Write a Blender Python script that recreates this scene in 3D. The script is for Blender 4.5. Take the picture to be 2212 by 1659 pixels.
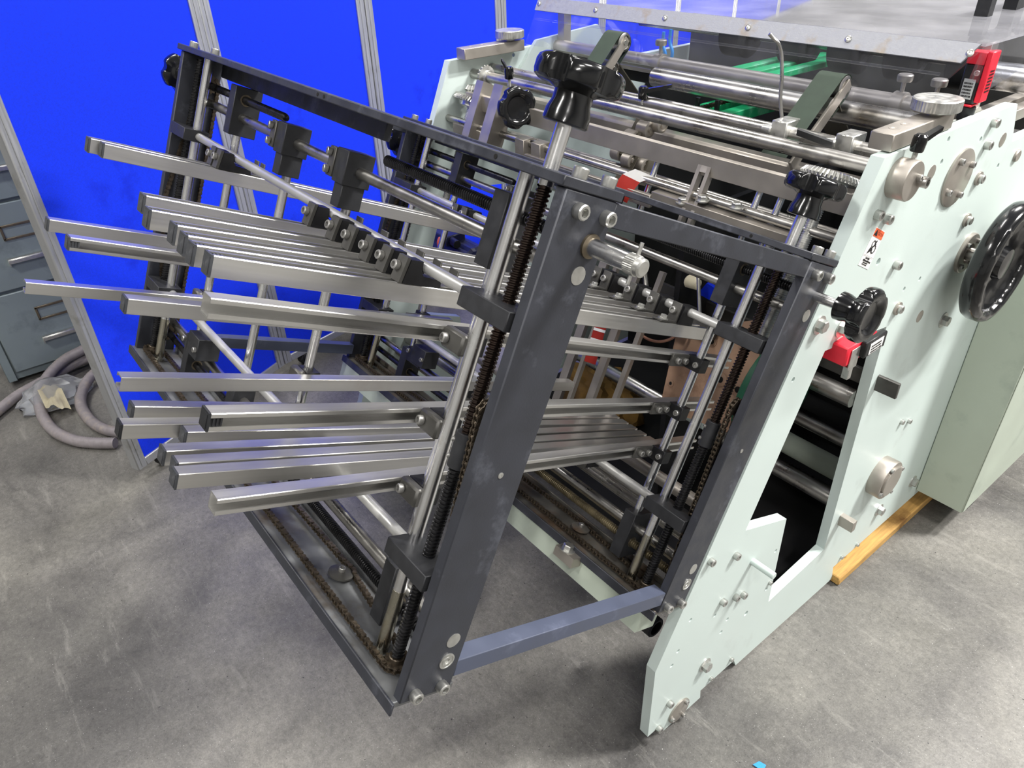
import bpy, bmesh, math, random
from mathutils import Vector, Matrix
random.seed(7)
for o in list(bpy.data.objects):
    bpy.data.objects.remove(o)
scene = bpy.context.scene
COL = scene.collection
# ------------------------------------------------------------------ camera
CAM_Z = 1.5
FPX = 1572.5
RX = Vector((0.62505038, 0.78005938, -0.02862493))     # camera right in world axes
RD = Vector((0.41888947, -0.36614237, -0.83094607))    # camera down
RF = Vector((-0.65866808, 0.50739248, -0.55561609))    # camera forward
TILT = 0.42892                                           # lean of the delivery unit (rad)
CT, ST = math.cos(TILT), math.sin(TILT)
cam_data = bpy.data.cameras.new('camera')
cam_data.sensor_width = 36.0
cam_data.lens = 36.0 * FPX / 2212.0
cam_data.clip_start = 0.02
cam = bpy.data.objects.new('camera', cam_data)
COL.objects.link(cam)
M3 = Matrix((RX, -RD, -RF)).transposed()
cam.matrix_world = Matrix.Translation((0, 0, CAM_Z)) @ M3.to_4x4()
scene.camera = cam
# ------------------------------------------------------------------ light, exposure
world = bpy.data.worlds.new('hall_air'); scene.world = world
world.use_nodes = True
bg = world.node_tree.nodes['Background']
bg.inputs[0].default_value = (0.80, 0.86, 0.95, 1); bg.inputs[1].default_value = 0.30
for i, (lx, ly, w, l, e_) in enumerate([(1.0, 3.4, .25, .9, 205), (1.75, 4.1, .25, .9, 150), (1.2, .9, .25, .9, 48), (1.9, -1.0, .25, .9, 40), (2.8, -3.0, .3, 1.2, 60),
                                    (-1.4, 5.0, .3, 1.2, 70), (-1.4, 1.6, .3, 1.2, 22), (-1.4, -2.2, .3, 1.2, 75),
                                    (-3.6, 3.4, .3, 1.2, 36), (-3.6, -.8, .3, 1.2, 48)]):
    ld = bpy.data.lights.new('hall_lamp', 'AREA'); ld.shape = 'RECTANGLE'
    ld.size = w; ld.size_y = l; ld.energy = e_; ld.color = (1.0, 0.975, 0.94)
    lo = bpy.data.objects.new('hall_lamp', ld); COL.objects.link(lo)
    lo.location = (lx, ly, 4.3)
vs = scene.view_settings
vs.view_transform = 'Standard'; vs.look = 'None'; vs.gamma = 1.0; vs.use_curve_mapping = False
vs.exposure = 0.66

# ------------------------------------------------------------------ pixel helpers (photo 2212x1659): a pixel on a known plane
def _ray(u, v):
    return RX * (u - 1106.0) + RD * (v - 829.5) + RF * FPX
def atX(u, v, x):
    d = _ray(u, v); return Vector((0, 0, CAM_Z)) + d * (x / d.x)
def atY(u, v, y):
    d = _ray(u, v); return Vector((0, 0, CAM_Z)) + d * (y / d.y)
def atZ(u, v, z):
    d = _ray(u, v); return Vector((0, 0, CAM_Z)) + d * ((z - CAM_Z) / d.z)
def W2F(p):      # world -> delivery-unit axes (x, outward depth d, post height p)
    return Vector((p.x, p.y * CT - p.z * ST, p.y * ST + p.z * CT))
def F2W(q):
    return Vector((q[0], q[1] * CT + q[2] * ST, -q[1] * ST + q[2] * CT))

# ------------------------------------------------------------------ materials
MATS = {}
def lin(c):
    return tuple(((x / 12.92) if x <= 0.04045 else ((x + 0.055) / 1.055) ** 2.4) for x in c)
def srgb(r, g, b):
    return lin((r / 255., g / 255., b / 255.)) + (1.0,)
def mat(name, col, rough=.5, metal=0., var=.12, scale=30., bump=0., bscale=200., stretch=None, rvar=.1,
        stain=None, stain_scale=4., stain_amt=.5, coat=0., spec=.5, trans=0., ior=1.45, emis=None):
    m = bpy.data.materials.new(name); m.use_nodes = True
    nt = m.node_tree; N = nt.nodes; L = nt.links
    b = N['Principled BSDF']
    b.inputs['Metallic'].default_value = metal
    b.inputs['Specular IOR Level'].default_value = spec
    b.inputs['Coat Weight'].default_value = coat
    b.inputs['Coat Roughness'].default_value = .05
    b.inputs['Transmission Weight'].default_value = trans
    b.inputs['IOR'].default_value = ior
    tc = N.new('ShaderNodeTexCoord'); mp = N.new('ShaderNodeMapping')
    L.new(tc.outputs['Object'], mp.inputs[0])
    if stretch: mp.inputs['Scale'].default_value = stretch
    nz = N.new('ShaderNodeTexNoise'); nz.inputs['Scale'].default_value = scale; nz.inputs['Detail'].default_value = 5
    L.new(mp.outputs[0], nz.inputs['Vector'])
    rmp = N.new('ShaderNodeMapRange'); rmp.inputs[1].default_value = .3; rmp.inputs[2].default_value = .7
    rmp.inputs[3].default_value = 1 - var; rmp.inputs[4].default_value = 1 + var
    L.new(nz.outputs[0], rmp.inputs[0])
    mul = N.new('ShaderNodeMix'); mul.data_type = 'RGBA'; mul.blend_type = 'MULTIPLY'; mul.inputs[0].default_value = 1
    mul.inputs[6].default_value = col
    L.new(rmp.outputs[0], mul.inputs[7])
    out = mul.outputs[2]
    if stain:
        n2 = N.new('ShaderNodeTexNoise'); n2.inputs['Scale'].default_value = stain_scale; n2.inputs['Detail'].default_value = 7
        n2.inputs['Roughness'].default_value = .65
        L.new(tc.outputs['Object'], n2.inputs['Vector'])
        cr = N.new('ShaderNodeMapRange'); cr.inputs[1].default_value = .62 - .25 * stain_amt; cr.inputs[2].default_value = .75 - .1 * stain_amt
        L.new(n2.outputs[0], cr.inputs[0])
        mx = N.new('ShaderNodeMix'); mx.data_type = 'RGBA'
        L.new(cr.outputs[0], mx.inputs[0]); L.new(out, mx.inputs[6]); mx.inputs[7].default_value = stain
        out = mx.outputs[2]
    L.new(out, b.inputs['Base Color'])
    r2 = N.new('ShaderNodeMapRange'); r2.inputs[1].default_value = .3; r2.inputs[2].default_value = .7
    r2.inputs[3].default_value = max(.02, rough - rvar); r2.inputs[4].default_value = min(1, rough + rvar)
    L.new(nz.outputs[0], r2.inputs[0]); L.new(r2.outputs[0], b.inputs['Roughness'])
    if bump:
        n3 = N.new('ShaderNodeTexNoise'); n3.inputs['Scale'].default_value = bscale; n3.inputs['Detail'].default_value = 3
        L.new(mp.outputs[0], n3.inputs['Vector'])
        bp = N.new('ShaderNodeBump'); bp.inputs['Strength'].default_value = bump; bp.inputs['Distance'].default_value = .002
        L.new(n3.outputs[0], bp.inputs['Height']); L.new(bp.outputs[0], b.inputs['Normal'])
    if emis:
        b.inputs['Emission Color'].default_value = emis; b.inputs['Emission Strength'].default_value = 1
    MATS[name] = m
    return m
mat('wall_paint', srgb(168, 168, 166), .8, scale=3)
mat('ceiling_paint', srgb(222, 221, 218), .9, scale=2)
mat('blue_felt', (0.007, 0.034, 0.72, 1), .85, var=.10, scale=260, bump=.25, bscale=900, spec=.2, stain=(0.004, 0.014, 0.42, 1), stain_scale=3.0, stain_amt=.12)
mat('alu_frame', srgb(186, 188, 191), .4, .7, var=.04, scale=9, stretch=(20, 20, 1), stain=srgb(160, 160, 158), stain_scale=10, stain_amt=.2)
mat('mint_paint', srgb(198, 211, 207), .42, var=.025, scale=6, bump=.05, bscale=700, stain=srgb(190, 201, 197), stain_scale=9, stain_amt=.12)
mat('sage_paint', srgb(176, 186, 172), .5, var=.03, scale=8, bump=.04, bscale=500, stain=srgb(160, 170, 158), stain_scale=7, stain_amt=.15)
mat('slate_paint', srgb(50, 52, 59), .48, var=.16, scale=25, rvar=.14, bump=.06, bscale=350, stain=srgb(84, 87, 96), stain_scale=16, stain_amt=.22)
mat('slate_blue_sheen', srgb(74, 80, 98), .42, var=.1, scale=18, stain=srgb(96, 102, 122), stain_scale=14, stain_amt=.2)  # slate with a bluish reflection put into its colour
mat('black_oxide', srgb(52, 53, 56), .5, .35, var=.15, scale=60, bump=.05, bscale=900)
mat('dark_oxide', srgb(38, 38, 40), .45, .4, var=.2, scale=60)
mat('chrome', (.78, .78, .78, 1), .25, 1.0, var=.08, scale=18, rvar=.07, stain=srgb(150, 140, 118), stain_scale=9, stain_amt=.22)
mat('steel', srgb(176, 174, 170), .32, 1.0, var=.12, scale=25, rvar=.1, stain=srgb(130, 122, 110), stain_scale=8, stain_amt=.2)
mat('yellowed_steel', srgb(172, 168, 154), .28, 1.0, var=.12, scale=20, rvar=.1, stain=srgb(146, 132, 102), stain_scale=12, stain_amt=.3)
mat('nickel_plate', srgb(172, 166, 158), .42, .75, var=.08, scale=22, rvar=.08, bump=.03, bscale=600)
mat('zinc_dull', srgb(172, 171, 168), .4, .8, var=.1, scale=90)
mat('rod_grey', srgb(190, 190, 188), .38, .55, var=.06, scale=14, stain=srgb(166, 162, 152), stain_scale=8, stain_amt=.2)
mat('burnished', srgb(92, 91, 88), .45, .6, var=.12, scale=60)
mat('dusty_plate', srgb(122, 124, 126), .45, .5, var=.2, scale=16, stain=srgb(98, 88, 76), stain_scale=9, stain_amt=.35)
mat('zinc', srgb(196, 196, 192), .36, .9, var=.12, scale=90)
mat('aluminium', srgb(206, 205, 202), .32, .88, var=.035, scale=6, stretch=(40, .8, 40), rvar=.03, stain=srgb(196, 192, 188), stain_scale=6, stain_amt=.25)
mat('aluminium_inner', srgb(168, 166, 160), .5, .9, var=.12, scale=8, stretch=(40, 1.2, 40))
mat('cast_aluminium', srgb(168, 170, 176), .55, .5, var=.10, scale=120, bump=.12, bscale=320, stain=srgb(165, 150, 128), stain_scale=14, stain_amt=.3)
mat('cap_grey', srgb(66, 68, 72), .42, .1, var=.2, scale=90, stain=srgb(110, 110, 114), stain_scale=50, stain_amt=.15)
mat('cap_black', srgb(36, 37, 40), .45, 0, var=.2, scale=90)
mat('thread_black', srgb(58, 58, 60), .3, .85, var=.2, scale=60)
mat('thread_oiled', srgb(70, 60, 55), .2, .9, var=.3, scale=22, stain=srgb(66, 42, 28), stain_scale=9, stain_amt=.4)
mat('thread_brass', srgb(126, 116, 92), .4, .7, var=.25, scale=40)
mat('chain_steel', srgb(88, 79, 68), .4, .75, var=.35, scale=180)
mat('grimy_plate', srgb(112, 110, 104), .5, .55, var=.25, scale=22, stain=srgb(104, 78, 54), stain_scale=11, stain_amt=.55)
mat('black_plastic', srgb(15, 16, 18), .17, 0, var=.1, scale=60, rvar=.04, coat=.3)
mat('satin_black', srgb(26, 27, 29), .42, 0, var=.1, scale=80)
mat('red_plastic', srgb(226, 38, 58), .42, 0, var=.05, scale=60)
mat('white_print', srgb(244, 244, 242), .55, 0, var=.02, scale=60)
mat('orange_print', srgb(238, 104, 62), .5, 0, var=.04, scale=60)
mat('red_print', srgb(210, 66, 54), .5, 0, var=.06, scale=60)
mat('black_print', srgb(30, 28, 30), .6, 0, var=.05, scale=60)
mat('grey_print', srgb(186, 188, 188), .5, 0, var=.05, scale=60)
mat('cabinet_grey', srgb(132, 144, 148), .5, .1, var=.06, scale=5, stain=srgb(110, 120, 124), stain_scale=6, stain_amt=.3, bump=.03, bscale=300)
mat('brass_dull', srgb(120, 110, 94), .45, .8, var=.15, scale=80)
mat('hose_grey', srgb(134, 128, 130), .45, 0, var=.12, scale=60, stain=srgb(160, 150, 140), stain_scale=18, stain_amt=.3)
mat('paper_cream', srgb(214, 206, 180), .8, 0, var=.08, scale=40)
mat('film_clear', (.85, .87, .9, 1), .18, 0, var=.05, scale=30, trans=.85, ior=1.25, bump=.3, bscale=40)
mat('pallet_wood', srgb(186, 146, 84), .75, 0, var=.22, scale=10, stretch=(20, 1.5, 20), bump=.25, bscale=50, stain=srgb(120, 84, 44), stain_scale=9, stain_amt=.35)
mat('bakelite', srgb(166, 134, 110), .55, 0, var=.12, scale=14, stain=srgb(112, 80, 60), stain_scale=12, stain_amt=.45)
mat('belt_green', srgb(84, 98, 86), .6, 0, var=.12, scale=40, bump=.06, bscale=800)
mat('belt_dark', srgb(70, 66, 56), .65, 0, var=.12, scale=40)
mat('green_plastic', srgb(32, 176, 112), .4, 0, var=.08, scale=30, stain=srgb(150, 205, 180), stain_scale=10, stain_amt=.25)
mat('green_paint', srgb(14, 84, 58), .5, 0, var=.1, scale=30)
mat('dark_interior', srgb(30, 30, 31), .75, .1, var=.3, scale=12)  # on the inside panels this near-black puts shade into the colour
mat('navy_paint', srgb(34, 38, 70), .4, 0, var=.15, scale=20)
mat('orange_cable', srgb(222, 96, 66), .5, 0, var=.06, scale=30)
mat('copper', srgb(156, 116, 98), .4, .6, var=.08, scale=30)
mat('blue_tube', srgb(58, 150, 226), .3, 0, var=.06, scale=30)
mat('ochre_cloth', srgb(118, 90, 42), .9, 0, var=.35, scale=26, bump=.4, bscale=40)
mat('hole_dark', srgb(26, 25, 24), .8, .2, var=.1, scale=40)  # near-black for holes, the shade inside them put into the colour
mat('rubber', srgb(24, 24, 25), .7, 0, var=.15, scale=60)
def acrylic(nm='acrylic', d0=.008, d1=.035):
    m = bpy.data.materials.new(nm); m.use_nodes = True
    nt = m.node_tree; N = nt.nodes; L = nt.links
    b = N['Principled BSDF']; out = N['Material Output']
    tr = N.new('ShaderNodeBsdfTransparent'); tr.inputs[0].default_value = (.93, .94, .97, 1)
    gl = N.new('ShaderNodeBsdfGlossy'); gl.inputs[1].default_value = .03; gl.inputs[0].default_value = (1, 1, 1, 1)
    df = N.new('ShaderNodeBsdfDiffuse'); df.inputs[0].default_value = (.8, .8, .85, 1)
    lw = N.new('ShaderNodeLayerWeight'); lw.inputs[0].default_value = .5
    pw = N.new('ShaderNodeMath'); pw.operation = 'POWER'; pw.inputs[1].default_value = 5; L.new(lw.outputs['Facing'], pw.inputs[0])
    fr = N.new('ShaderNodeMath'); fr.operation = 'MULTIPLY_ADD'; fr.inputs[1].default_value = .9; fr.inputs[2].default_value = .04; L.new(pw.outputs[0], fr.inputs[0])
    m1 = N.new('ShaderNodeMixShader'); m2 = N.new('ShaderNodeMixShader')
    tc = N.new('ShaderNodeTexCoord'); nz = N.new('ShaderNodeTexNoise'); nz.inputs['Scale'].default_value = 9; nz.inputs['Detail'].default_value = 8
    L.new(tc.outputs['Object'], nz.inputs['Vector'])
    mr = N.new('ShaderNodeMapRange'); mr.inputs[1].default_value = .4; mr.inputs[2].default_value = .8
    mr.inputs[3].default_value = d0; mr.inputs[4].default_value = d1
    L.new(nz.outputs[0], mr.inputs[0])
    L.new(mr.outputs[0], m1.inputs[0]); L.new(tr.outputs[0], m1.inputs[1]); L.new(df.outputs[0], m1.inputs[2])
    L.new(fr.outputs[0], m2.inputs[0]); L.new(m1.outputs[0], m2.inputs[1]); L.new(gl.outputs[0], m2.inputs[2])
    L.new(m2.outputs[0], out.inputs[0]); N.remove(b)
    MATS[nm] = m
acrylic(); acrylic('acrylic_sheen', .16, .36)  # second one: pale diffuse share stands in for reflection on the top panel
def floor_mat():
    m = bpy.data.materials.new('concrete'); m.use_nodes = True
    nt = m.node_tree; N = nt.nodes; L = nt.links; b = N['Principled BSDF']
    tc = N.new('ShaderNodeTexCoord')
    def noise(scale, detail=6, rough=.6, warp=0, vec=None):
        n = N.new('ShaderNodeTexNoise'); n.inputs['Scale'].default_value = scale; n.inputs['Detail'].default_value = detail
        n.inputs['Roughness'].default_value = rough; n.inputs['Distortion'].default_value = warp
        L.new(vec or tc.outputs['Object'], n.inputs['Vector']); return n.outputs[0]
    def ramp(src, pts):
        r = N.new('ShaderNodeValToRGB'); L.new(src, r.inputs[0])
        e = r.color_ramp.elements
        e[0].position, e[0].color = pts[0]; e[1].position, e[1].color = pts[-1]
        for p, c in pts[1:-1]:
            k = e.new(p); k.color = c
        return r.outputs[0]
    def mix(f, a, c, mode='MIX'):
        x = N.new('ShaderNodeMix'); x.data_type = 'RGBA'; x.blend_type = mode
        if isinstance(f, float): x.inputs[0].default_value = f
        else: L.new(f, x.inputs[0])
        for i, s in ((6, a), (7, c)):
            if isinstance(s, tuple): x.inputs[i].default_value = s
            else: L.new(s, x.inputs[i])
        return x.outputs[2]
    base = ramp(noise(2.2, 8, .62, .4), [(.30, srgb(62, 61, 60)), (.43, srgb(98, 96, 93)), (.56, srgb(116, 114, 109)), (.72, srgb(142, 139, 132))])
    fine = ramp(noise(70, 8, .78), [(.3, (.62, .62, .62, 1)), (.7, (1.25, 1.25, 1.25, 1))])
    c = mix(1.0, base, fine, 'MULTIPLY')
    grain = ramp(noise(260, 4, .8), [(.3, (.74, .74, .74, 1)), (.7, (1.22, 1.22, 1.22, 1))])
    c = mix(1.0, c, grain, 'MULTIPLY')
    blot = ramp(noise(1.1, 3, .5, .6), [(.36, (.66, .66, .67, 1)), (.52, (1, 1, 1, 1))])
    c = mix(1.0, c, blot, 'MULTIPLY')
    mp = N.new('ShaderNodeMapping'); mp.inputs['Scale'].default_value = (1.0, 5.0, 1.0); mp.inputs['Rotation'].default_value = (0, 0, .35)
    L.new(tc.outputs['Object'], mp.inputs[0])
    streak = ramp(noise(4.5, 8, .75, .3, mp.outputs[0]), [(.56, (0, 0, 0, 1)), (.74, (1, 1, 1, 1))])
    st2 = N.new('ShaderNodeMath'); st2.operation = 'MULTIPLY'; st2.inputs[1].default_value = .55; L.new(streak, st2.inputs[0])
    c = mix(st2.outputs[0], c, srgb(150, 148, 142))
    rust = ramp(noise(2.6, 5, .5, 0), [(.70, (0, 0, 0, 1)), (.80, (.5, .5, .5, 1))])
    c = mix(rust, c, srgb(122, 92, 70))
    speck = ramp(noise(330, 2, .5), [(.70, (0, 0, 0, 1)), (.75, (.8, .8, .8, 1))])
    c = mix(speck, c, srgb(206, 206, 204))
    dspk = ramp(noise(120, 3, .5), [(.27, (1, 1, 1, 1)), (.31, (0, 0, 0, 1))])
    c = mix(dspk, c, srgb(48, 47, 47))
    L.new(c, b.inputs['Base Color'])
    rr = N.new('ShaderNodeMapRange'); L.new(noise(5, 6, .6), rr.inputs[0])
    rr.inputs[1].default_value = .3; rr.inputs[2].default_value = .7; rr.inputs[3].default_value = .32; rr.inputs[4].default_value = .62
    L.new(rr.outputs[0], b.inputs['Roughness'])
    bp = N.new('ShaderNodeBump'); bp.inputs['Strength'].default_value = .18; bp.inputs['Distance'].default_value = .004
    L.new(noise(160, 4, .6), bp.inputs['Height']); L.new(bp.outputs[0], b.inputs['Normal'])
    MATS['concrete'] = m
floor_mat()

# ------------------------------------------------------------------ mesh helpers
def V(*a): return Vector(a)
def basis(axis):
    a = Vector(axis).normalized()
    t = Vector((0, 0, 1)) if abs(a.z) < .9 else Vector((1, 0, 0))
    u = t.cross(a).normalized(); w = a.cross(u)
    return a, u, w
def box(bm, lo, hi, bev=0.0, mtx=None):
    lo = Vector(lo); hi = Vector(hi)
    g = bmesh.ops.create_cube(bm, size=1.0)
    vs_ = g['verts']
    for v in vs_:
        v.co = Vector(((lo.x + hi.x) / 2 + v.co.x * (hi.x - lo.x), (lo.y + hi.y) / 2 + v.co.y * (hi.y - lo.y), (lo.z + hi.z) / 2 + v.co.z * (hi.z - lo.z)))
    if mtx is not None:
        for v in vs_: v.co = mtx @ v.co
    if bev > 0:
        es = set()
        for v in vs_: es.update(v.link_edges)
        bmesh.ops.bevel(bm, geom=list(es), offset=bev, segments=1, affect='EDGES', profile=.5)
def prism(bm, pts, off):
    """closed polygon pts (3D, planar) swept by vector off"""
    off = Vector(off)
    a = [bm.verts.new(Vector(p)) for p in pts]; b = [bm.verts.new(Vector(p) + off) for p in pts]
    n = len(pts)
    try:
        bm.faces.new(a[::-1]); bm.faces.new(b)
    except ValueError: pass
    for i in range(n):
        bm.faces.new((a[i], a[(i + 1) % n], b[(i + 1) % n], b[i]))
def lathe(bm, org, axis, prof, seg=16, fn=None, cap=True):
    """prof: list of (radius, height along axis). fn(theta, r, h) -> radius"""
    org = Vector(org); a, u, w = basis(axis)
    rings = []
    for r, h in prof:
        if r <= 1e-6:
            rings.append([bm.verts.new(org + a * h)]); continue
        ring = []
        for i in range(seg):
            th = 2 * math.pi * i / seg
            rr = fn(th, r, h) if fn else r
            ring.append(bm.verts.new(org + a * h + (u * math.cos(th) + w * math.sin(th)) * rr))
        rings.append(ring)
    for k in range(len(rings) - 1):
        A, B = rings[k], rings[k + 1]
        for i in range(seg):
            j = (i + 1) % seg
            if len(A) == 1 and len(B) == 1: continue
            if len(A) == 1: bm.faces.new((A[0], B[i], B[j]))
            elif len(B) == 1: bm.faces.new((A[i], B[0], A[j]))
            else: bm.faces.new((A[i], B[i], B[j], A[j]))
    if cap:
        if len(rings[0]) > 1: bm.faces.new(rings[0])
        if len(rings[-1]) > 1: bm.faces.new(rings[-1][::-1])
def cyl(bm, p0, p1, r, seg=16, bev=0.0):
    p0 = Vector(p0); p1 = Vector(p1); L = (p1 - p0).length
    if bev > 0: lathe(bm, p0, p1 - p0, [(r - bev, 0), (r, bev), (r, L - bev), (r - bev, L)], seg)
    else: lathe(bm, p0, p1 - p0, [(r, 0), (r, L)], seg)
def thread(bm, p0, p1, r, pitch, seg=12, depth=.0020):
    """a screw thread: one ridge swept round the rod as a helix"""
    p0 = Vector(p0); p1 = Vector(p1); L = (p1 - p0).length
    a, u, w = basis(p1 - p0)
    prof = [(0.0, r - depth), (.22, r), (.5, r), (.72, r - depth)]
    turns = max(2, int(L / pitch)); prev = None
    rings = []
    for k in range(turns):
        for f, rr in prof:
            ring = []
            for i in range(seg):
                th = 2 * math.pi * i / seg
                h = min(max((k + f + i / seg) * pitch, 0), L)
                ring.append(bm.verts.new(p0 + a * h + (u * math.cos(th) + w * math.sin(th)) * rr))
            rings.append(ring)
    P = len(prof); R = len(rings)
    for k in range(R - 1):
        for i in range(seg - 1):
            bm.faces.new((rings[k][i], rings[k + 1][i], rings[k + 1][i + 1], rings[k][i + 1]))
        # seam: last column joins first column one turn later
        if k + P + 1 < R:
            bm.faces.new((rings[k][seg - 1], rings[k + 1][seg - 1], rings[k + P + 1][0], rings[k + P][0]))
def sweep(bm, pts, r, seg=10, closed=False, rfn=None):
    pts = [Vector(p) for p in pts]; n = len(pts); rings = []
    up = None
    for i in range(n):
        t = (pts[(i + 1) % n] - pts[i - 1]) if closed else (pts[min(i + 1, n - 1)] - pts[max(i - 1, 0)])
        t.normalize()
        if up is None:
            up = Vector((0, 0, 1)) if abs(t.z) < .9 else Vector((1, 0, 0))
        s = t.cross(up).normalized(); up = s.cross(t)
        rr = rfn(i) if rfn else r
        rings.append([bm.verts.new(pts[i] + (s * math.cos(2 * math.pi * k / seg) + up * math.sin(2 * math.pi * k / seg)) * rr) for k in range(seg)])
    for i in range(n if closed else n - 1):
        A, B = rings[i], rings[(i + 1) % n]
        for k in range(seg):
            bm.faces.new((A[k], A[(k + 1) % seg], B[(k + 1) % seg], B[k]))
    if not closed:
        bm.faces.new(rings[0][::-1]); bm.faces.new(rings[-1])
def smooth_path(pts, sub=8, closed=False):
    pts = [Vector(p) for p in pts]; n = len(pts); out = []
    rng = range(n) if closed else range(n - 1)
    for i in rng:
        p0 = pts[i - 1] if (closed or i > 0) else pts[0] * 2 - pts[1]
        p1 = pts[i]; p2 = pts[(i + 1) % n]
        p3 = pts[(i + 2) % n] if (closed or i + 2 < n) else pts[-1] * 2 - pts[-2]
        for k in range(sub):
            t = k / sub
            out.append(.5 * ((2 * p1) + (p2 - p0) * t + (2 * p0 - 5 * p1 + 4 * p2 - p3) * t * t + (3 * p1 - p0 - 3 * p2 + p3) * t ** 3))
    if not closed: out.append(pts[-1])
    return out
def along(pts, step, closed=True):
    """evenly spaced points and tangents on a polyline"""
    pts = [Vector(p) for p in pts]
    if closed: pts = pts + [pts[0]]
    res = []; carry = 0.0
    for a, b in zip(pts[:-1], pts[1:]):
        L = (b - a).length
        if L < 1e-9: continue
        t = (b - a) / L; s = carry
        while s < L:
            res.append((a + t * s, t)); s += step
        carry = s - L
    return res
def chain_mesh(bm, path, pitch, wdir, width=.0055, h=.0065, closed=True):
    """roller chain: pairs of waisted link plates and rollers along a path; wdir = pin direction"""
    wdir = Vector(wdir).normalized()
    P = along(path, pitch, closed)
    n = len(P)
    for i in range(n if closed else n - 1):
        a = P[i][0]; b = P[(i + 1) % n][0]
        if (b - a).length > pitch * 1.8: continue
        t = (b - a).normalized(); s = t.cross(wdir).normalized()
        off = width * (.5 if i % 2 else .32); th = width * .14
        for sg in (-1, 1):
            c0 = wdir * (sg * off - th / 2); c1 = wdir * (sg * off + th / 2)
            ring = [(-.42, 0), (-.2, .5), (.16, .5), (.5, .36), (.84, .5), (1.2, .5), (1.42, 0), (1.2, -.5), (.84, -.5), (.5, -.36), (.16, -.5), (-.2, -.5)]
            poly = [a + t * (k * pitch) + s * (m * h) + c0 for k, m in ring]
            prism(bm, poly, c1 - c0)
        cyl(bm, a - wdir * width * .62, a + wdir * width * .62, h * .36, 6)
def mesh_from(bm, name, smooth=True, angle=40):
    bmesh.ops.recalc_face_normals(bm, faces=bm.faces)
    for f_ in bm.faces: f_.smooth = smooth
    me = bpy.data.meshes.new(name); bm.to_mesh(me); bm.free()
    if smooth:
        me.polygons.foreach_set('use_smooth', [True] * len(me.polygons))
        me.set_sharp_from_angle(angle=math.radians(angle))
    return me
def tag(o, label=None, cat=None, group=None, kind=None):
    if label: o['label'] = label
    if cat: o['category'] = cat
    if group: o['group'] = group
    if kind: o['kind'] = kind
    return o
class Thing:
    """an Empty at the base of a thing; parts are given in world axes (space W) or in the leaning delivery axes (space F)"""
    def __init__(s, name, base, label, cat, group=None, space='W', rotz=0.0):
        s.base = Vector(base); s.space = space
        e = bpy.data.objects.new(name, None); e.empty_display_size = .05; COL.objects.link(e)
        if space == 'F':
            e.location = F2W(s.base); e.rotation_euler = (-TILT, 0, 0)
        else:
            e.location = s.base; e.rotation_euler = (0, 0, rotz)
        s.e = e; tag(e, label, cat, group)
    def part(s, name, bm, m, parent=None, label=None, kind=None, smooth=True, angle=40):
        """bm in thing space coordinates (absolute); moved to be relative to the part's own centre"""
        lo = Vector((1e9,) * 3); hi = Vector((-1e9,) * 3)
        for v in bm.verts:
            for k in range(3):
                lo[k] = min(lo[k], v.co[k]); hi[k] = max(hi[k], v.co[k])
        c = (lo + hi) / 2
        for v in bm.verts: v.co -= c
        me = mesh_from(bm, name, smooth, angle); me.materials.append(MATS[m])
        o = bpy.data.objects.new(name, me); COL.objects.link(o)
        par = parent if parent is not None else s.e
        o.parent = par
        o['_c'] = tuple(c)
        pc = s.base if parent is None else Vector(parent['_c'])
        o.location = c - pc
        if label: o['label'] = label
        if kind: o['kind'] = kind
        return o
    def inst(s, name, me, pos, axis=(1, 0, 0), spin=0.0, parent=None, scale=1.0, label=None):
        """a copy of a shared mesh (built along +Z) standing at pos with its axis along `axis`"""
        o = bpy.data.objects.new(name, me); COL.objects.link(o)
        o.parent = parent if parent is not None else s.e
        pc = s.base if parent is None else Vector(parent['_c'])
        o['_c'] = tuple(Vector(pos))
        o.location = Vector(pos) - pc
        q = Vector((0, 0, 1)).rotation_difference(Vector(axis).normalized())
        if spin: q = q @ Matrix.Rotation(spin, 3, 'Z').to_quaternion()
        o.rotation_mode = 'QUATERNION'; o.rotation_quaternion = q
        o.scale = (scale,) * 3
        if label: o['label'] = label
        return o
def single(name, bm, m, label, cat, group=None, kind=None, smooth=True, angle=40):
    """a top-level thing that is one mesh, origin at the middle of its underside"""
    lo = Vector((1e9,) * 3); hi = Vector((-1e9,) * 3)
    for v in bm.verts:
        for k in range(3):
            lo[k] = min(lo[k], v.co[k]); hi[k] = max(hi[k], v.co[k])
    c = Vector(((lo.x + hi.x) / 2, (lo.y + hi.y) / 2, lo.z))
    for v in bm.verts: v.co -= c
    me = mesh_from(bm, name, smooth, angle); me.materials.append(MATS[m])
    o = bpy.data.objects.new(name, me); COL.objects.link(o); o.location = c
    return tag(o, label, cat, group, kind)
B = bmesh.new
# shared fasteners, built along +Z from z = 0 (the face they stand on)
def cap_screw(r, h):
    bm = B(); s = 12
    lathe(bm, (0, 0, 0), (0, 0, 1), [(r * .97, 0), (r, r * .06), (r, h - r * .16), (r * .86, h), (r * .56, h)], s, cap=False)
    lathe(bm, (0, 0, 0), (0, 0, 1), [(r * .56, h), (r * .52, h * .45), (0, h * .4)], 6, cap=False)
    return bm
def fast(name, bm, m):
    me = mesh_from(bm, name); me.materials.append(MATS[m]); return me
CAP = fast('cap_screw', cap_screw(.0085, .0115), 'zinc')
CAPS = fast('cap_screw_small', cap_screw(.0062, .0075), 'zinc')
CAPD = fast('cap_screw_dull', cap_screw(.0055, .0065), 'zinc_dull')
def hexbolt(r, h, washer=True):
    bm = B()
    if washer: lathe(bm, (0, 0, 0), (0, 0, 1), [(r * 1.45, 0), (r * 1.45, .0022), (r * .8, .0026)], 18)
    lathe(bm, (0, 0, .002), (0, 0, 1), [(r, 0), (r, h * .86), (r * .86, h)], 6)
    return bm
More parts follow.
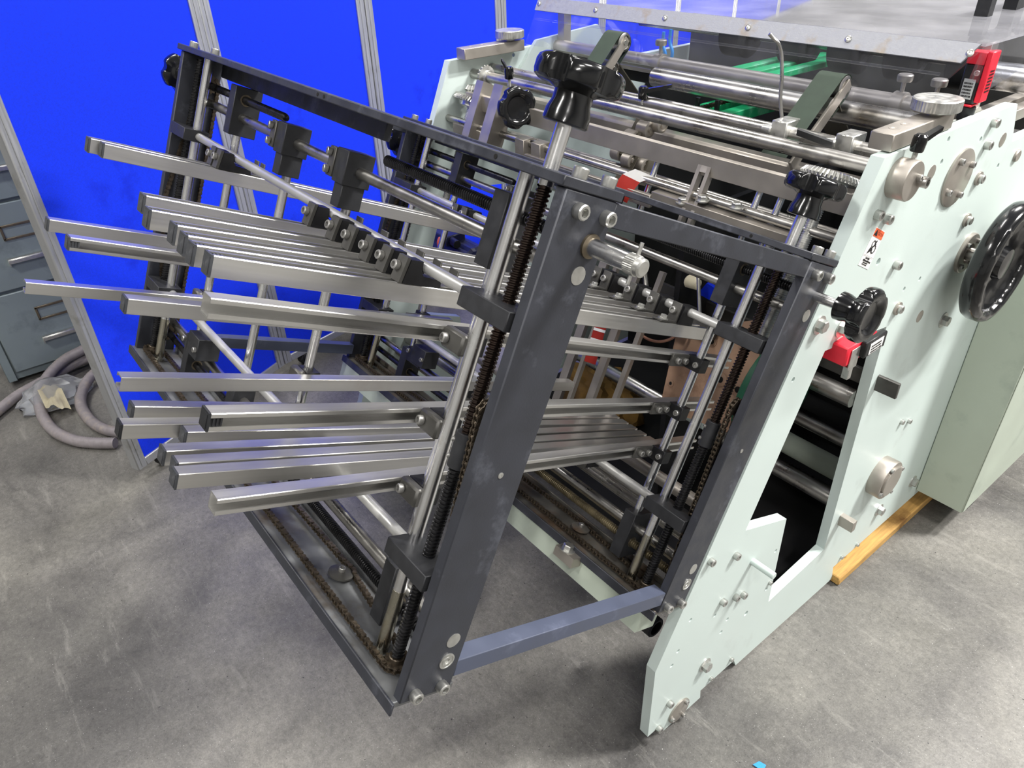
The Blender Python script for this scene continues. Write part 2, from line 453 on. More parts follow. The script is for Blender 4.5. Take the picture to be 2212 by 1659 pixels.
HEX = fast('hex_bolt', hexbolt(.0122, .0115), 'zinc')
HEXS = fast('hex_bolt_small', hexbolt(.0075, .007), 'zinc')
bm = B(); lathe(bm, (0, 0, 0), (0, 0, 1), [(.0105, 0), (.0105, .0006), (.009, .0009)], 20); DISC = fast('plug', bm, 'zinc')
bm = B(); lathe(bm, (0, 0, 0), (0, 0, 1), [(.0115, 0), (.0115, .0016), (.0095, .0018), (.0092, .0010), (.0075, .0010), (.0072, .0022), (.0042, .0022), (.004, .0004), (0, .0004)], 24); RINGE = fast('bearing_ring', bm, 'zinc')
bm = B(); lathe(bm, (0, 0, 0), (0, 0, 1), [(.005, 0), (.005, .0016), (.0036, .0024), (.0012, .0024), (.0012, .0012), (0, .0012)], 12); PAN = fast('pan_screw', bm, 'zinc')
def knob_bm(R=.047):
    bm = B()
    def f(th, r, h):
        if h < .0342: return r
        dl = abs((th / (2 * math.pi / 5) + .5) % 1 - .5) * 72.0
        return min(r, R * (1 - .17 * max(0.0, 1 - (dl / 17.0) ** 2)))
    lathe(bm, (0, 0, 0), (0, 0, 1), [(.0225, 0), (.0245, .0015), (.0238, .012), (.0205, .022), (.0205, .031), (R * .60, .0345), (R * .86, .0355), (R * .97, .0385), (R, .043), (R, .0525), (R * .965, .0570), (R * .88, .0600), (R * .74, .0605), (R * .60, .0575), (R * .50, .0520), (R * .2, .0505), (0, .0505)], 100, fn=f)
    return bm
KNOB = fast('star_knob', knob_bm(), 'black_plastic')
# ------------------------------------------------------------------ the hall
def struct(name, bm, m, smooth=False):
    me = mesh_from(bm, name, smooth); me.materials.append(MATS[m])
    o = bpy.data.objects.new(name, me); COL.objects.link(o); o['kind'] = 'structure'; return o
bm = B(); box(bm, (-7, -5, -.1), (5, 9, 0)); struct('floor', bm, 'concrete')
bm = B(); box(bm, (-7, -5, 4.6), (5, 9, 4.7)); struct('ceiling', bm, 'ceiling_paint')
bm = B(); box(bm, (-7.1, -5, 0), (-7, 9, 4.6)); struct('wall_left', bm, 'wall_paint')
bm = B(); box(bm, (5, -5, 0), (5.1, 9, 4.6)); struct('wall_right', bm, 'wall_paint')
bm = B(); box(bm, (-7, 9, 0), (5, 9.1, 4.6)); struct('wall_back', bm, 'wall_paint')
bm = B(); box(bm, (-7, -5.1, 0), (5, -5, 4.6)); struct('wall_front', bm, 'wall_paint')

# blue display partitions in aluminium frames, zigzagging behind the machine
corners = [(-2.122, .137), (-2.412, .754), (-2.547, 1.36), (-2.705, 2.08), (-2.96, 2.93), (-3.24, 3.85), (-3.56, 4.85), (-3.9, 5.9), (-4.2, 6.9)]
plab = ['tall blue felt partition in grey frame standing in front of the filing cabinet',
        'blue partition panel behind the leaning end of the front frame',
        'blue partition panel behind the middle of the long top rail',
        'blue partition panel left of the clear acrylic guard',
        'fifth blue partition from the filing cabinet, seen through the clear guard',
        'sixth blue partition from the filing cabinet, seen over the clear guard',
        'seventh blue partition from the filing cabinet, seen over the clear guard',
        'farthest blue partition seen over the top of the clear guard']
for i in range(len(corners) - 1):
    a = Vector(corners[i] + (0,)); b = Vector(corners[i + 1] + (0,)); w = (b - a).length
    ang = math.atan2(b.y - a.y, b.x - a.x)
    z0, z1 = .045, 1.95
    t = Thing('room_divider', (0, 0, 0), plab[i], 'room divider', 'blue room dividers')
    t.e.location = a; t.e.rotation_euler = (0, 0, ang)
    bm = B(); box(bm, (.02, -.010, z0 + .02), (w - .02, .010, z1 - .02)); t.part('felt_board', bm, 'blue_felt')
    for (x0, x1) in ((.002, .036), (w - .036, w - .002)):
        bm = B(); box(bm, (x0, -.017, z0), (x1, .017, z1), .003)
        xm = (x0 + x1) / 2
        box(bm, (xm - .004, -.0195, z0 + .01), (xm + .004, -.0165, z1 - .01), .001)
        t.part('upright', bm, 'alu_frame')
    for (za, zb) in ((z0, z0 + .03), (z1 - .03, z1)):
        bm = B(); box(bm, (.034, -.016, za), (w - .034, .016, zb), .003); t.part('frame_rail', bm, 'alu_frame')
    for xf in (.10, w - .10):
        bm = B(); cyl(bm, (xf, -.016, .0235), (xf, .016, .0235), .0235, 16, .004); box(bm, (xf - .012, -.02, .02), (xf + .012, .02, .047), .002)
        t.part('caster', bm, 'rubber')

# grey filing cabinet behind the first partition
t = Thing('filing_cabinet', (-3.32, .14, 0), 'grey steel filing cabinet with label holders, half hidden by blue partition', 'cabinet')
fx = -3.02; y0, y1 = -.085, .385
bm = B(); box(bm, (-3.62, y0, .02), (fx - .006, y1, 1.34), .003); t.part('body', bm, 'cabinet_grey')
bm = B(); box(bm, (fx - .006, y0, .02), (fx + .004, y0 + .03, 1.34), .002); t.part('stile', bm, 'cabinet_grey')
bm = B(); box(bm, (fx - .006, y1 - .03, .02), (fx + .004, y1, 1.34), .002); t.part('stile', bm, 'cabinet_grey')
zs = [.05, .365, .68, .995, 1.31]
for k in range(4):
    za, zb = zs[k] + .006, zs[k + 1] - .006
    bm = B(); box(bm, (fx - .006, y0 + .034, za), (fx + .012, y1 - .034, zb), .003); dr = t.part('drawer', bm, 'cabinet_grey')
    zc = zb - .075; ym = (y0 + y1) / 2
    bm = B()
    for (ya, yb, zl, zh) in ((ym - .06, ym - .052, zc - .05, zc), (ym + .052, ym + .06, zc - .05, zc), (ym - .06, ym + .06, zc - .006, zc + .002), (ym - .06, ym + .06, zc - .052, zc - .044)):
        box(bm, (fx + .011, ya, zl), (fx + .016, yb, zh), .001)
    t.part('label_holder', bm, 'brass_dull', dr)
    zc -= .12
    bm = B(); box(bm, (fx + .011, ym - .075, zc), (fx + .030, ym + .075, zc + .006), .002); box(bm, (fx + .026, ym - .075, zc - .012), (fx + .031, ym + .075, zc + .004), .002)
    box(bm, (fx + .011, ym - .075, zc - .02), (fx + .03, ym - .07, zc), .001); box(bm, (fx + .011, ym + .07, zc - .02), (fx + .03, ym + .075, zc), .001)
    t.part('handle', bm, 'zinc', dr)

# ribbed hoses on the floor
def hose(px, zs_, label, r=.0195):
    pts = [atZ(u, v, z) for (u, v), z in zip(px, zs_)]
    path = smooth_path(pts, 22)
    tot = sum((path[i + 1] - path[i]).length for i in range(len(path) - 1)); n = int(tot / .0045)
    path = [p for p, _ in along(path, tot / n, False)]
    bm = B(); sweep(bm, path, r, 12, rfn=lambda i: r * (1.0 if i % 2 else .93))
    single('hose', bm, 'hose_grey', label, 'hose', 'grey ribbed hoses', angle=60)
hose([(205, 742), (176, 757), (138, 778), (104, 812), (86, 850), (90, 893), (116, 930), (160, 951), (205, 957), (252, 957)],
     [.10, .09, .075, .05, .035, .023, .021, .021, .021, .021], 'ribbed grey hose looping widest on the floor before the cabinet')
hose([(208, 768), (180, 777), (140, 797), (88, 826), (40, 853), (0, 884), (-50, 925)], [.055, .045, .03, .023, .021, .021, .021],
     'ribbed grey hose running to the left edge under the wide loop')
hose([(222, 795), (198, 812), (180, 838), (174, 872), (192, 905), (222, 926), (262, 936)], [.05, .045, .03, .023, .021, .021, .021],
     'ribbed grey hose in tight bend beside the blue partition frame')
# clear bag with a scrap of cream paper
c = atZ(122, 862, .0)
bm = B(); bmesh.ops.create_icosphere(bm, subdivisions=3, radius=1)
rs = random.Random(3)
for v in bm.verts:
    k = 1 + .35 * (rs.random() - .5); v.co = Vector((c.x + v.co.x * .10 * k, c.y + v.co.y * .12 * k, .004 + max(0, (v.co.z + .25)) * .05 * (1 + .6 * (rs.random() - .5))))
single('plastic_bag', bm, 'film_clear', 'crumpled clear plastic bag on the floor inside the hose loop', 'bag', angle=25)
c = atZ(112, 852, .062)
bm = B(); n = 8
grid = [[bm.verts.new((c.x + (i / n - .5) * .16 + .012 * math.sin(j * 1.7), c.y + (j / n - .5) * .07, c.z + .018 * math.sin(i * .9 + j * .5) - .001 * (i - 4) ** 2)) for j in range(n + 1)] for i in range(n + 1)]
for i in range(n):
    for j in range(n): bm.faces.new((grid[i][j], grid[i + 1][j], grid[i + 1][j + 1], grid[i][j + 1]))
r_ = bmesh.ops.solidify(bm, geom=bm.faces[:], thickness=.0012)
single('paper_scrap', bm, 'paper_cream', 'crumpled cream paper scrap lying on the clear plastic bag', 'paper', angle=60)
# ------------------------------------------------------------------ leaning delivery frames (x, d, p axes)
XR, XL = -.513, -1.665
RODR, RODL, SCR, SCL = -.603, -1.582, -.571, -1.625
def sprocket(bm, org, axis, r, h, teeth=14):
    lathe(bm, org, axis, [(r, 0), (r, h)], teeth * 4, fn=lambda th, rr, hh: rr * (1 if int(round(th / (2 * math.pi) * teeth * 4)) % 4 in (0, 1) else .86))
def oval(c0, c1, r, plane, n=8):
    """stadium path round two pulleys; plane(a, b) -> Vector"""
    (a0, b0), (a1, b1) = c0, c1
    ang = math.atan2(b1 - b0, a1 - a0); pts = []
    for k in range(n + 1):
        th = ang + math.pi / 2 + math.pi * k / n; pts.append(plane(a0 + r * math.cos(th), b0 + r * math.sin(th)))
    for k in range(n + 1):
        th = ang - math.pi / 2 + math.pi * k / n; pts.append(plane(a1 + r * math.cos(th), b1 + r * math.sin(th)))
    return pts
def delivery_frame(label, o, front):
    t = Thing('delivery_frame', (-1.089, o - .055, .70), label, 'machine frame', 'leaning delivery frames', 'F')
    D = lambda d: o + d
    # posts with bolts
    posts = {}
    for side, x0, x1 in ((1, XR - .016, XR), (-1, XL, XL + .016)):
        bm = B(); box(bm, (x0, D(-.097), .698), (x1, D(-.017), 1.345), .0015)
        po = t.part('post', bm, 'slate_paint'); posts[side] = po
        xf = XR if side > 0 else XL
        for d, p in ((-.073, 1.327), (-.030, 1.327), (-.078, .709), (-.036, .709)):
            t.inst('bolt', CAP, (xf, D(d), p), (side, 0, 0), random.random(), po)
        for p in (1.262, .781):
            t.inst('rod_end', DISC, (xf, D(-.04), p), (side, 0, 0), 0, po)
        t.inst('bearing_end', RINGE, (xf, D(-.04), .749), (side, 0, 0), 0, po)
        bm = B(); lathe(bm, (xf, D(-.055), 1.02), (side, 0, 0), [(.004, 0), (.004, .0006), (.0028, .0012), (.0016, .0012), (0, .0004)], 10); t.part('grub_screw', bm, 'zinc', po)
    # top rail, rear flange, bolts on top
    bm = B(); box(bm, (XL - .002, D(-.105), 1.3455), (XR + .001, D(-.012), 1.3565), .0012); tr = t.part('top_rail', bm, 'slate_paint')
    bm = B(); box(bm, (XL + .05, D(-.030), 1.318), (XR - .45, D(-.019), 1.3452), .001); t.part('rail_flange', bm, 'slate_paint')
    for x, d in ((XL + .010, -.078), (XL + .012, -.036), (XR - .010, -.075), (XR - .010, -.030)):
        t.inst('bolt', CAP, (x, D(d), 1.3565), (0, 0, 1), random.random(), tr)
    for x in (-1.04, -1.02, -.62):
        bm = B(); cyl(bm, (x, D(-.1056), 1.351), (x, D(-.100), 1.351), .0028, 10); t.part('rail_hole', bm, 'hole_dark', tr)
    # bottom plate, sprockets, idler, chain
    bm = B(); box(bm, (XL, D(-.105), .690), (XR - .004, D(-.008), .700), .0012); box(bm, (XL + .016, D(-.014), .7), (XR - .016, D(-.009), .712), .001)
    bp = t.part('bottom_plate', bm, 'dusty_plate' if front else 'grimy_plate')
    bm = B(); box(bm, (XL, D(-.1085), .684), (XR + .001, D(-.1045), .702), .001); t.part('plate_edge', bm, 'slate_paint')
    for x in (SCR, SCL):
        bm = B(); sprocket(bm, (x, D(-.07), .707), (0, 0, 1), .0165, .004); cyl(bm, (x, D(-.07), .7), (x, D(-.07), .718), .0105, 14, .001); t.part('sprocket', bm, 'chain_steel')
    idx = -.762
    bm = B(); lathe(bm, (idx, D(-.048), .7), (0, 0, 1), [(.009, 0), (.009, .006), (.0195, .0065), (.0195, .0095), (.009, .0115), (.006, .0115)], 22); idl = t.part('idler', bm, 'burnished' if front else 'grimy_plate')
    t.inst('bolt', CAPD, (idx, D(-.048), .7115), (0, 0, 1), .3, idl)
    r = .0175; path = []
    for k in range(9):
        th = -math.pi / 2 + math.pi * k / 8; path.append(V(SCR + r * math.cos(th), D(-.07) + r * math.sin(th), .709))
    path += [V(idx + .012, D(-.032), .709), V(idx, D(-.0275), .709), V(idx - .012, D(-.030), .709), V(-1.3, D(-.045), .709)]
    for k in range(9):
        th = math.pi / 2 + math.pi * k / 8; path.append(V(SCL + r * math.cos(th), D(-.07) + r * math.sin(th), .709))
    bm = B(); chain_mesh(bm, path, .0088, (0, 0, 1), .0075, .0072); t.part('lift_chain', bm, 'chain_steel', kind='stuff')
    # side chains that join the upper and lower cross screws
    x = XR - .031
    loop = oval((D(-.04), .749), (D(-.074), 1.085), .0145, lambda a, b: V(x, a, b))
    bm = B(); chain_mesh(bm, loop, .0088, (1, 0, 0), .0075, .0072); t.part('side_chain', bm, 'chain_steel', kind='stuff')
    for d, p in ((-.04, .749), (-.074, 1.085)):
        bm = B(); sprocket(bm, (x - .002, D(d), p), (1, 0, 0), .0135, .004, 12); t.part('sprocket', bm, 'chain_steel')
    x = XL + .024
    loop = oval((D(-.04), .749), (D(-.04), 1.295), .0175, lambda a, b: V(x, a, b))
    mid = [V(x, D(-.090), 1.055), V(x, D(-.093), 1.04), V(x, D(-.090), 1.025)]
    k = [k for k in range(len(loop)) if (loop[k].y < D(-.05)) and (loop[(k + 1) % len(loop)].y < D(-.05)) and abs(loop[k].z - loop[(k + 1) % len(loop)].z) > .3][0]
    loop = loop[:k + 1] + (mid if loop[k].z > loop[(k + 1) % len(loop)].z else mid[::-1]) + loop[k + 1:]
    bm = B(); chain_mesh(bm, loop, .0088, (1, 0, 0), .0075, .0072); t.part('side_chain', bm, 'chain_steel', kind='stuff')
    for p in (.749, 1.295):
        bm = B(); sprocket(bm, (x - .002, D(-.04), p), (1, 0, 0), .0165, .004); t.part('sprocket', bm, 'chain_steel')
    bm = B(); sprocket(bm, (x - .002, D(-.0835), 1.04), (1, 0, 0), .0085, .004, 8); t.part('chain_tensioner', bm, 'chain_steel')
    # guide rods and lift screws
    for x, m in ((RODR, 'yellowed_steel'), (RODL, 'chrome')):
        bm = B(); cyl(bm, (x, D(-.07), .70), (x, D(-.07), 1.3455), .0090, 20); g = t.part('guide_rod', bm, 'chrome')
        bm = B(); cyl(bm, (x, D(-.07), .7005), (x, D(-.07), .80), .00915, 20); t.part('stained_foot', bm, 'yellowed_steel', g)
    for x in (SCR, SCL):
        bm = B(); thread(bm, (x, D(-.07), 1.045), (x, D(-.07), 1.338), .0088, .0052); lathe(bm, (x, D(-.07), 1.03), (0, 0, 1), [(.0066, 0), (.0066, .31)], 10)
        s1 = t.part('lift_screw', bm, 'thread_oiled' if x == SCR else 'thread_black', label='oily threaded upper screw' if x == SCR else 'threaded upper screw')
        bm = B(); thread(bm, (x, D(-.07), .718), (x, D(-.07), 1.002), .0088, .0052); lathe(bm, (x, D(-.07), .7), (0, 0, 1), [(.0066, 0), (.0066, .31)], 10)
        t.part('lift_screw', bm, 'thread_black', label='black threaded lower screw')
        bm = B(); cyl(bm, (x, D(-.07), 1.000), (x, D(-.07), 1.046), .0125, 20, .0008); cp = t.part('coupling', bm, 'black_oxide')
        for p in (1.012, 1.034):
            t.inst('grub_screw', CAPD, (x - .0069, D(-.0795), p), (-.55, -.83, 0), 0, cp, .55)
    # knob on top of the near lift screw
    bm = B(); cyl(bm, (SCR, D(-.07), 1.338), (SCR, D(-.07), 1.412), .0088, 20, .001); t.part('knob_shaft', bm, 'chrome')
    t.inst('star_knob', KNOB, (SCR, D(-.07), 1.402), (0, 0, 1), .25)
    # sliding blocks, clamp rods
    for p in (1.1965, .8635):
        for x0, x1 in ((XR - .107, XR - .020), (XL + .020, XL + .101)):
            bm = B(); box(bm, (x0, D(-.1005), p - .0115), (x1, D(-.052), p + .0115), .001); sb = t.part('slide_block', bm, 'black_oxide')
        bm = B(); cyl(bm, (XL + .101, D(-.07), p), (XR - .107, D(-.07), p), .0078, 20)
        t.part('clamp_rod', bm, 'rod_grey')
    # fixed cross rods and cross screws
    for p in (1.262, .781):
        bm = B(); cyl(bm, (XL + .016, D(-.04), p), (XR - .016, D(-.04), p), .0088, 20); t.part('cross_rod', bm, 'steel')
    bm = B(); thread(bm, (-.925 if front else -1.02, D(-.04), 1.295), (XR - .016, D(-.04), 1.295), .0082, .0044); lathe(bm, (-.918 if front else -1.013, D(-.04), 1.295), (1, 0, 0), [(.0064, 0), (.0064, .38 if front else .475)], 10)
    t.part('cross_screw', bm, 'thread_black')
    bm = B(); lathe(bm, (XL + .016, D(-.04), 1.295), (1, 0, 0), [(.0075, 0), (.0075, .378), (.006, .384), (.003, .386), (0, .386)], 16); t.part('cross_screw', bm, 'thread_black', label='smooth black left half of the cross screw')
    bm = B(); thread(bm, (-1.05, D(-.04), .749), (XR - .016, D(-.04), .749), .0082, .0044); lathe(bm, (-1.045, D(-.04), .749), (1, 0, 0), [(.0064, 0), (.0064, .51)], 10)
    t.part('cross_screw', bm, 'thread_black' if front else 'thread_brass')
    bm = B(); cyl(bm, (XL + .016, D(-.04), .749), (-1.25, D(-.04), .749), .0075, 14); t.part('cross_screw', bm, 'thread_black')
    # travelling carriers and the upright rods they carry
    xr = -.6435 if front else -.660
    for xc in (xr, -1.459):
        for lo, hi in ((1.228, 1.3175), (.716, .811)):
            bm = B(); box(bm, (xc - .0135, D(-.062), lo), (xc + .0135, D(-.010), hi), .001); cb = t.part('carrier', bm, 'black_oxide')
            pc = 1.295 if lo > 1 else .749
            bm = B(); lathe(bm, (xc + .0132, D(-.04), pc), (1, 0, 0), [(.0108, 0), (.0108, .002), (.0088, .002), (.0088, .0006)], 18); t.part('nut_ring', bm, 'brass_dull', cb)
        bm = B(); cyl(bm, (xc, D(-.040), .81), (xc, D(-.040), 1.229), .0078, 18); t.part('upright_rod', bm, 'chrome')
    for xc in (-1.218, -1.003):
        bm = B(); box(bm, (xc - .017, D(-.066), 1.240), (xc + .017, D(-.020), 1.290), .001); box(bm, (xc - .013, D(-.062), 1.205), (xc + .013, D(-.024), 1.2405), .001); cb = t.part('rod_clamp', bm, 'black_oxide')
        bm = B(); box(bm, (xc - .036, D(-.068), 1.244), (xc - .0175, D(-.060), 1.288), .001); t.part('clamp_plate', bm, 'burnished', cb)
        for p in (1.279, 1.253):
            t.inst('bolt', CAPD, (xc - .030, D(-.068), p), (-.25, -1, 0), 0, cb, 1.1)
        bm = B(); box(bm, (xc - .016, D(-.062), .766), (xc + .016, D(-.020), .816), .001); t.part('rod_clamp', bm, 'black_oxide')
        bm = B(); cyl(bm, (xc, D(-.040), .815), (xc, D(-.040), 1.206), .0078, 18); t.part('upright_rod', bm, 'chrome')
    # lower left carrier stack
    bm = B(); box(bm, (-1.43, D(-.075), .79), (-1.37, D(-.03), .828), .001); box(bm, (-1.40, D(-.085), .80), (-1.345, D(-.04), .845), .001); lb = t.part('lower_clamp', bm, 'black_oxide')
    for x in (-1.41, -1.35):
        t.inst('bolt', CAPD, (x, D(-.086), .822), (0, -1, 0), 0, lb)
    # cross screw ends outside the posts
    if front:
        bm = B(); lathe(bm, (XR, D(-.038), 1.295), (1, 0, 0), [(.0135, 0), (.0135, .003), (.0105, .0045)], 20); t.part('bearing_ring', bm, 'brass_dull')
        bm = B(); cyl(bm, (XR + .001, D(-.038), 1.295), (XR + .058, D(-.038), 1.295), .0098, 22, .0006); sh = t.part('screw_end', bm, 'chrome')
        bm = B(); lathe(bm, (XR + .056, D(-.038), 1.295), (1, 0, 0), [(.0104, 0), (.0108, .001), (.0108, .013), (.0098, .0135), (.0098, .019), (.0075, .0205)], 64, fn=lambda th, r, h: r * (1.0 if (h < .0005 or h > .0132) else (1.02 if int(th / 6.2832 * 64 + .5) % 2 else .965))); t.part('knurled_collar', bm, 'zinc', sh, angle=10)
        bm = B(); cyl(bm, (XR + .064, D(-.038), 1.275), (XR + .064, D(-.038), 1.318), .0022, 10); t.part('cross_pin', bm, 'zinc', sh)
    else:
        bm = B(); cyl(bm, (XR, D(-.038), 1.295), (XR + .055, D(-.038), 1.295), .0085, 20); t.part('screw_end', bm, 'chrome')
        t.inst('star_knob', KNOB, (XR + .040, D(-.038), 1.295), (1, 0, 0), .6, scale=.92)
    bm = B(); cyl(bm, (XL, D(-.038), 1.295), (XL - .10, D(-.038), 1.295), .0085, 14); t.part('screw_end', bm, 'steel')
    t.inst('star_knob', KNOB, (XL - (.115 if front else .045), D(-.038), 1.295), (-1, 0, 0), .1, scale=.92)
    # tie bars to the rear frame
    if front:
        for side, x0, x1 in ((1, XR - .018, XR - .001), (-1, XL + .001, XL + .018)):
            bm = B(); box(bm, (x0, -.0168, 1.318), (x1, .4508, 1.3445), .001); t.part('tie_bar', bm, 'slate_paint')
            x0, x1 = ((XR - .028, XR - .001) if side > 0 else (XL + .001, XL + .028))
            bm = B(); box(bm, (x0, -.0168, .7145), (x1, .4508, .741), .001); t.part('tie_bar', bm, 'slate_blue_sheen')  # bluish reflection is in the colour of the lower bars
    return t
FR_A = delivery_frame('dark leaning front frame nearest the camera with large knob on its top rail', 0.0, True)
FR_B = delivery_frame('dark leaning rear frame bolted against the pale green side plates', .548, False)
# ------------------------------------------------------------------ guide rails (C-channels) clamped in the delivery frames
S_, T_, LIP = .0105, .0017, .0052
C_ = .0009
SEC = [(-S_ + LIP, S_), (-S_ + C_, S_), (-S_, S_ - C_), (-S_, -S_ + C_), (-S_ + C_, -S_), (S_ - C_, -S_), (S_, -S_ + C_), (S_, S_ - C_), (S_ - C_, S_), (S_ - LIP, S_), (S_ - LIP, S_ - T_), (S_ - T_, S_ - T_), (S_ - T_, -S_ + T_), (-S_ + T_, -S_ + T_), (-S_ + T_, S_ - T_), (-S_ + LIP, S_ - T_)]
OPEN = {'+p': ((1, 0, 0), (0, 0, 1)), '-p': ((1, 0, 0), (0, 0, -1)), '+x': ((0, 0, 1), (1, 0, 0)), '-x': ((0, 0, 1), (-1, 0, 0))}
def rail(label, a, b, opening, cap='cap_grey', clamp=None, xs=None, tall=1.0):
    a = Vector(a); b = Vector(b)
    t = Thing('guide_rail', (a + b) / 2 - Vector((0, 0, S_)), label, 'guide rail', 'aluminium guide rails of the delivery', 'F')
    u, w = (Vector(q) for q in OPEN[opening]); w = w * tall
    L = b - a; ld = L.normalized()
    bm = B(); prism(bm, [a + u * k + w * m for k, m in SEC], L)
    t.part('channel', bm, 'aluminium', smooth=False)
    if cap:
        bm = B(); c = a - ld * .0035
        pts = [(-S_, -S_), (S_, -S_), (S_, S_), (-S_, S_)]
        prism(bm, [c + u * k * .80 + w * m * .80 for k, m in pts], ld * .0012)
        prism(bm, [c + ld * .0008 + u * k + w * m for k, m in pts], ld * .0027)
        s2 = S_ - T_ - .0004
        prism(bm, [a + u * k * s2 / S_ + w * m * s2 / S_ for k, m in pts], ld * .011)
        for q in range(3):
            prism(bm, [a + ld * (.003 + q * .004) + u * k * .0045 / S_ + w * (S_ * .93 if m > 0 else 0) for k, m in pts], ld * .002)
        t.part('end_cap', bm, cap, smooth=False)
    at = lambda d: a + L * ((d - a.y) / L.y)
    if clamp == 'upper':
        x = at(-.07).x; top = a.z + S_ * tall
        bm = B(); prism(bm, [(x - .0085, d, top + q) for d, q in ((-.1030, .0005), (-.044, .0005), (-.046, .010), (-.0745, .0125), (-.0788, .0175), (-.0800, .031), (-.0980, .031))], (.019, 0, 0)); cb = t.part('clamp_block', bm, 'dark_oxide', smooth=False)
        bm = B(); prism(bm, [(x - .0105, d, top + q) for d, q in ((-.1085, .0005), (-.1035, .0005), (-.0985, .033), (-.1035, .033))], (.020, 0, 0)); t.part('clamp_plate', bm, 'burnished', cb, smooth=False)
        t.inst('bolt', CAPD, (x - .004, -.1062, top + .019), (0, -1, .12), .4, cb, 1.15)
        bm = B(); box(bm, (x - .0095, -.022, top + .0005), (x + .0095, -.0195, top + .026), .0006); box(bm, (x - .0095, -.0435, top + .0005), (x + .0095, -.0196, top + .0028), .0006); tb = t.part('rear_tab', bm, 'burnished', cb)
        t.inst('tab_bolt', CAPD, (x + .002, -.0195, top + .010), (0, 1, 0), .2, cb, .8)
        x = at(.47).x
        bm = B(); prism(bm, [(x - .007, .4555, top + .0005), (x - .007, .498, top + .0005), (x - .007, .494, top + .034), (x - .007, .459, top + .034)], (.019, 0, 0)); cb = t.part('clamp_block', bm, 'dark_oxide', smooth=False)
        bm = B(); box(bm, (x - .0105, .4495, top + .0005), (x + .0095, .4535, top + .036), .0006); box(bm, (x - .0105, .408, top + .0005), (x + .0095, .450, top + .004), .0006); t.part('angle_bracket', bm, 'burnished', cb)
        t.inst('bolt', CAPD, (x - .002, .4495, top + .021), (0, -1, .05), .2, cb, 1.15)
        t.inst('bolt', HEXS, (x, .424, top + .004), (0, 0, 1), .5, cb, .85)
    if clamp == 'lower':
        for d0 in (-.07, .478):
            x = at(d0).x; bot = a.z - S_
            bm = B(); box(bm, (x - .009, d0 - .021, bot - .031), (x + .009, d0 + .021, bot - .0005), .001); cb = t.part('clamp_block', bm, 'dark_oxide')
            bm = B(); box(bm, (x - .010, d0 - .026, bot - .034), (x + .009, d0 - .0215, bot - .0005), .0006); t.part('clamp_plate', bm, 'burnished', cb)
            t.inst('bolt', CAPD, (x - .003, d0 - .026, bot - .019), (0, -1, 0), .4, cb, 1.15)
    if clamp in ('rod+', 'rod-'):
        sg = 1 if clamp == 'rod+' else -1      # rail stands on the -x side of its rod for '+', on the +x side for '-'
        for d0, xrod in ((-.040, xs[0]), (.508, xs[1])):
            c = at(d0 - .035); face = c.x + sg * (S_ + .0004)
            p = at(d0).z
            if d0 > 0:
                x0, x1 = sorted((face, face + sg * .0042))
                bm = B(); box(bm, (x0, d0 - .062, p - .0112), (x1, d0 - .012, p + .0112), .0006); pl = t.part('clamp_plate', bm, 'burnished')
                for dd in (-.047, -.024):
                    t.inst('bolt', CAPD, (face + sg * .0042, d0 + dd, p), (sg, 0, 0), .4, pl, 1.05)
            bm = B(); xa, xb = sorted((face, xrod + sg * .014)); box(bm, (xa, d0 - .0115, p - .0125), (xb, d0 + .013, p + .0125), .0008); cb = t.part('clamp_block', bm, 'dark_oxide')
            if d0 < 0:
                bm = B(); box(bm, (xa, d0 - .026, p - .0135), (xb, d0 - .012, p + .0135), .003); pl = t.part('clamp_plate', bm, 'burnished')
                t.inst('bolt', CAPD, (xrod - sg * .016, d0 - .026, p), (-.2, -1, 0), .2, pl, 1.15)
            else:
                t.inst('bolt', CAPD, (xrod + sg * .006, d0 - .0115, p), (0, -1, 0), .2, cb, 1.0)
    return t
UP = 1.1605
up = [(-1.397, -1.372, -.300, 'highest-left aluminium rail, farther of the pair under the front clamp rod'),
      (-1.372, -1.335, -.285, 'highest-left aluminium rail, nearer of the pair under the front clamp rod'),
      (-1.000, -.962, -.324, 'farthest of the six close upper rails clamped under the front rod'),
      (-.920, -.900, -.340, 'second farthest of the six close upper rails clamped under the front rod'),
      (-.862, -.876, -.329, 'third farthest of the six close upper rails clamped under the front rod'),
      (-.820, -.812, -.331, 'third nearest of the six close upper rails clamped under the front rod'),
      (-.783, -.756, -.334, 'second nearest of the six close upper rails clamped under the front rod'),
      (-.750, -.702, -.328, 'nearest of the six close upper rails, broad bright face below the front clamp rod')]
for x0, x1, d0, lab in up:
    rail(lab, (x0, d0, UP), (x1, .545, UP), '+p', 'cap_grey', 'upper', None, 1.14)
LO = .8855
lo_ = [(-.962, -.915, -.310, 'cap_grey', 'farthest of the six low rails with closed tops'),
       (-.909, -.888, -.338, 'cap_black', 'long low rail with black end cap overlapping the hose end'),
       (-.884, -.861, -.266, 'cap_grey', 'shortest of the low rails, end just below the black-capped open rail'),
       (-.836, -.835, -.307, 'cap_grey', 'low rail with burred grey end cap in front of the partition foot'),
       (-.805, -.808, -.302, 'cap_grey', 'low rail mostly hidden behind the nearest closed low rail'),
       (-.779, -.780, -.310, 'cap_grey', 'nearest closed low rail with chipped end cap, second from bottom')]
for x0, x1, d0, cp, lab in lo_:
    rail(lab, (x0, d0, LO), (x1, .66, LO), '-p', cp, 'lower')
rail('open-ended side rail with hollow end, just under the six upper rails', (-.6785, -.352, 1.139), (-.690, .655, 1.110), '+x', None, 'rod+', (-.6435, -.660))
rail('side rail with black plug in its open slot, middle height by near post', (-.6785, -.330, 1.016), (-.690, .655, 1.021), '+x', 'cap_black', 'rod+', (-.6435, -.660))
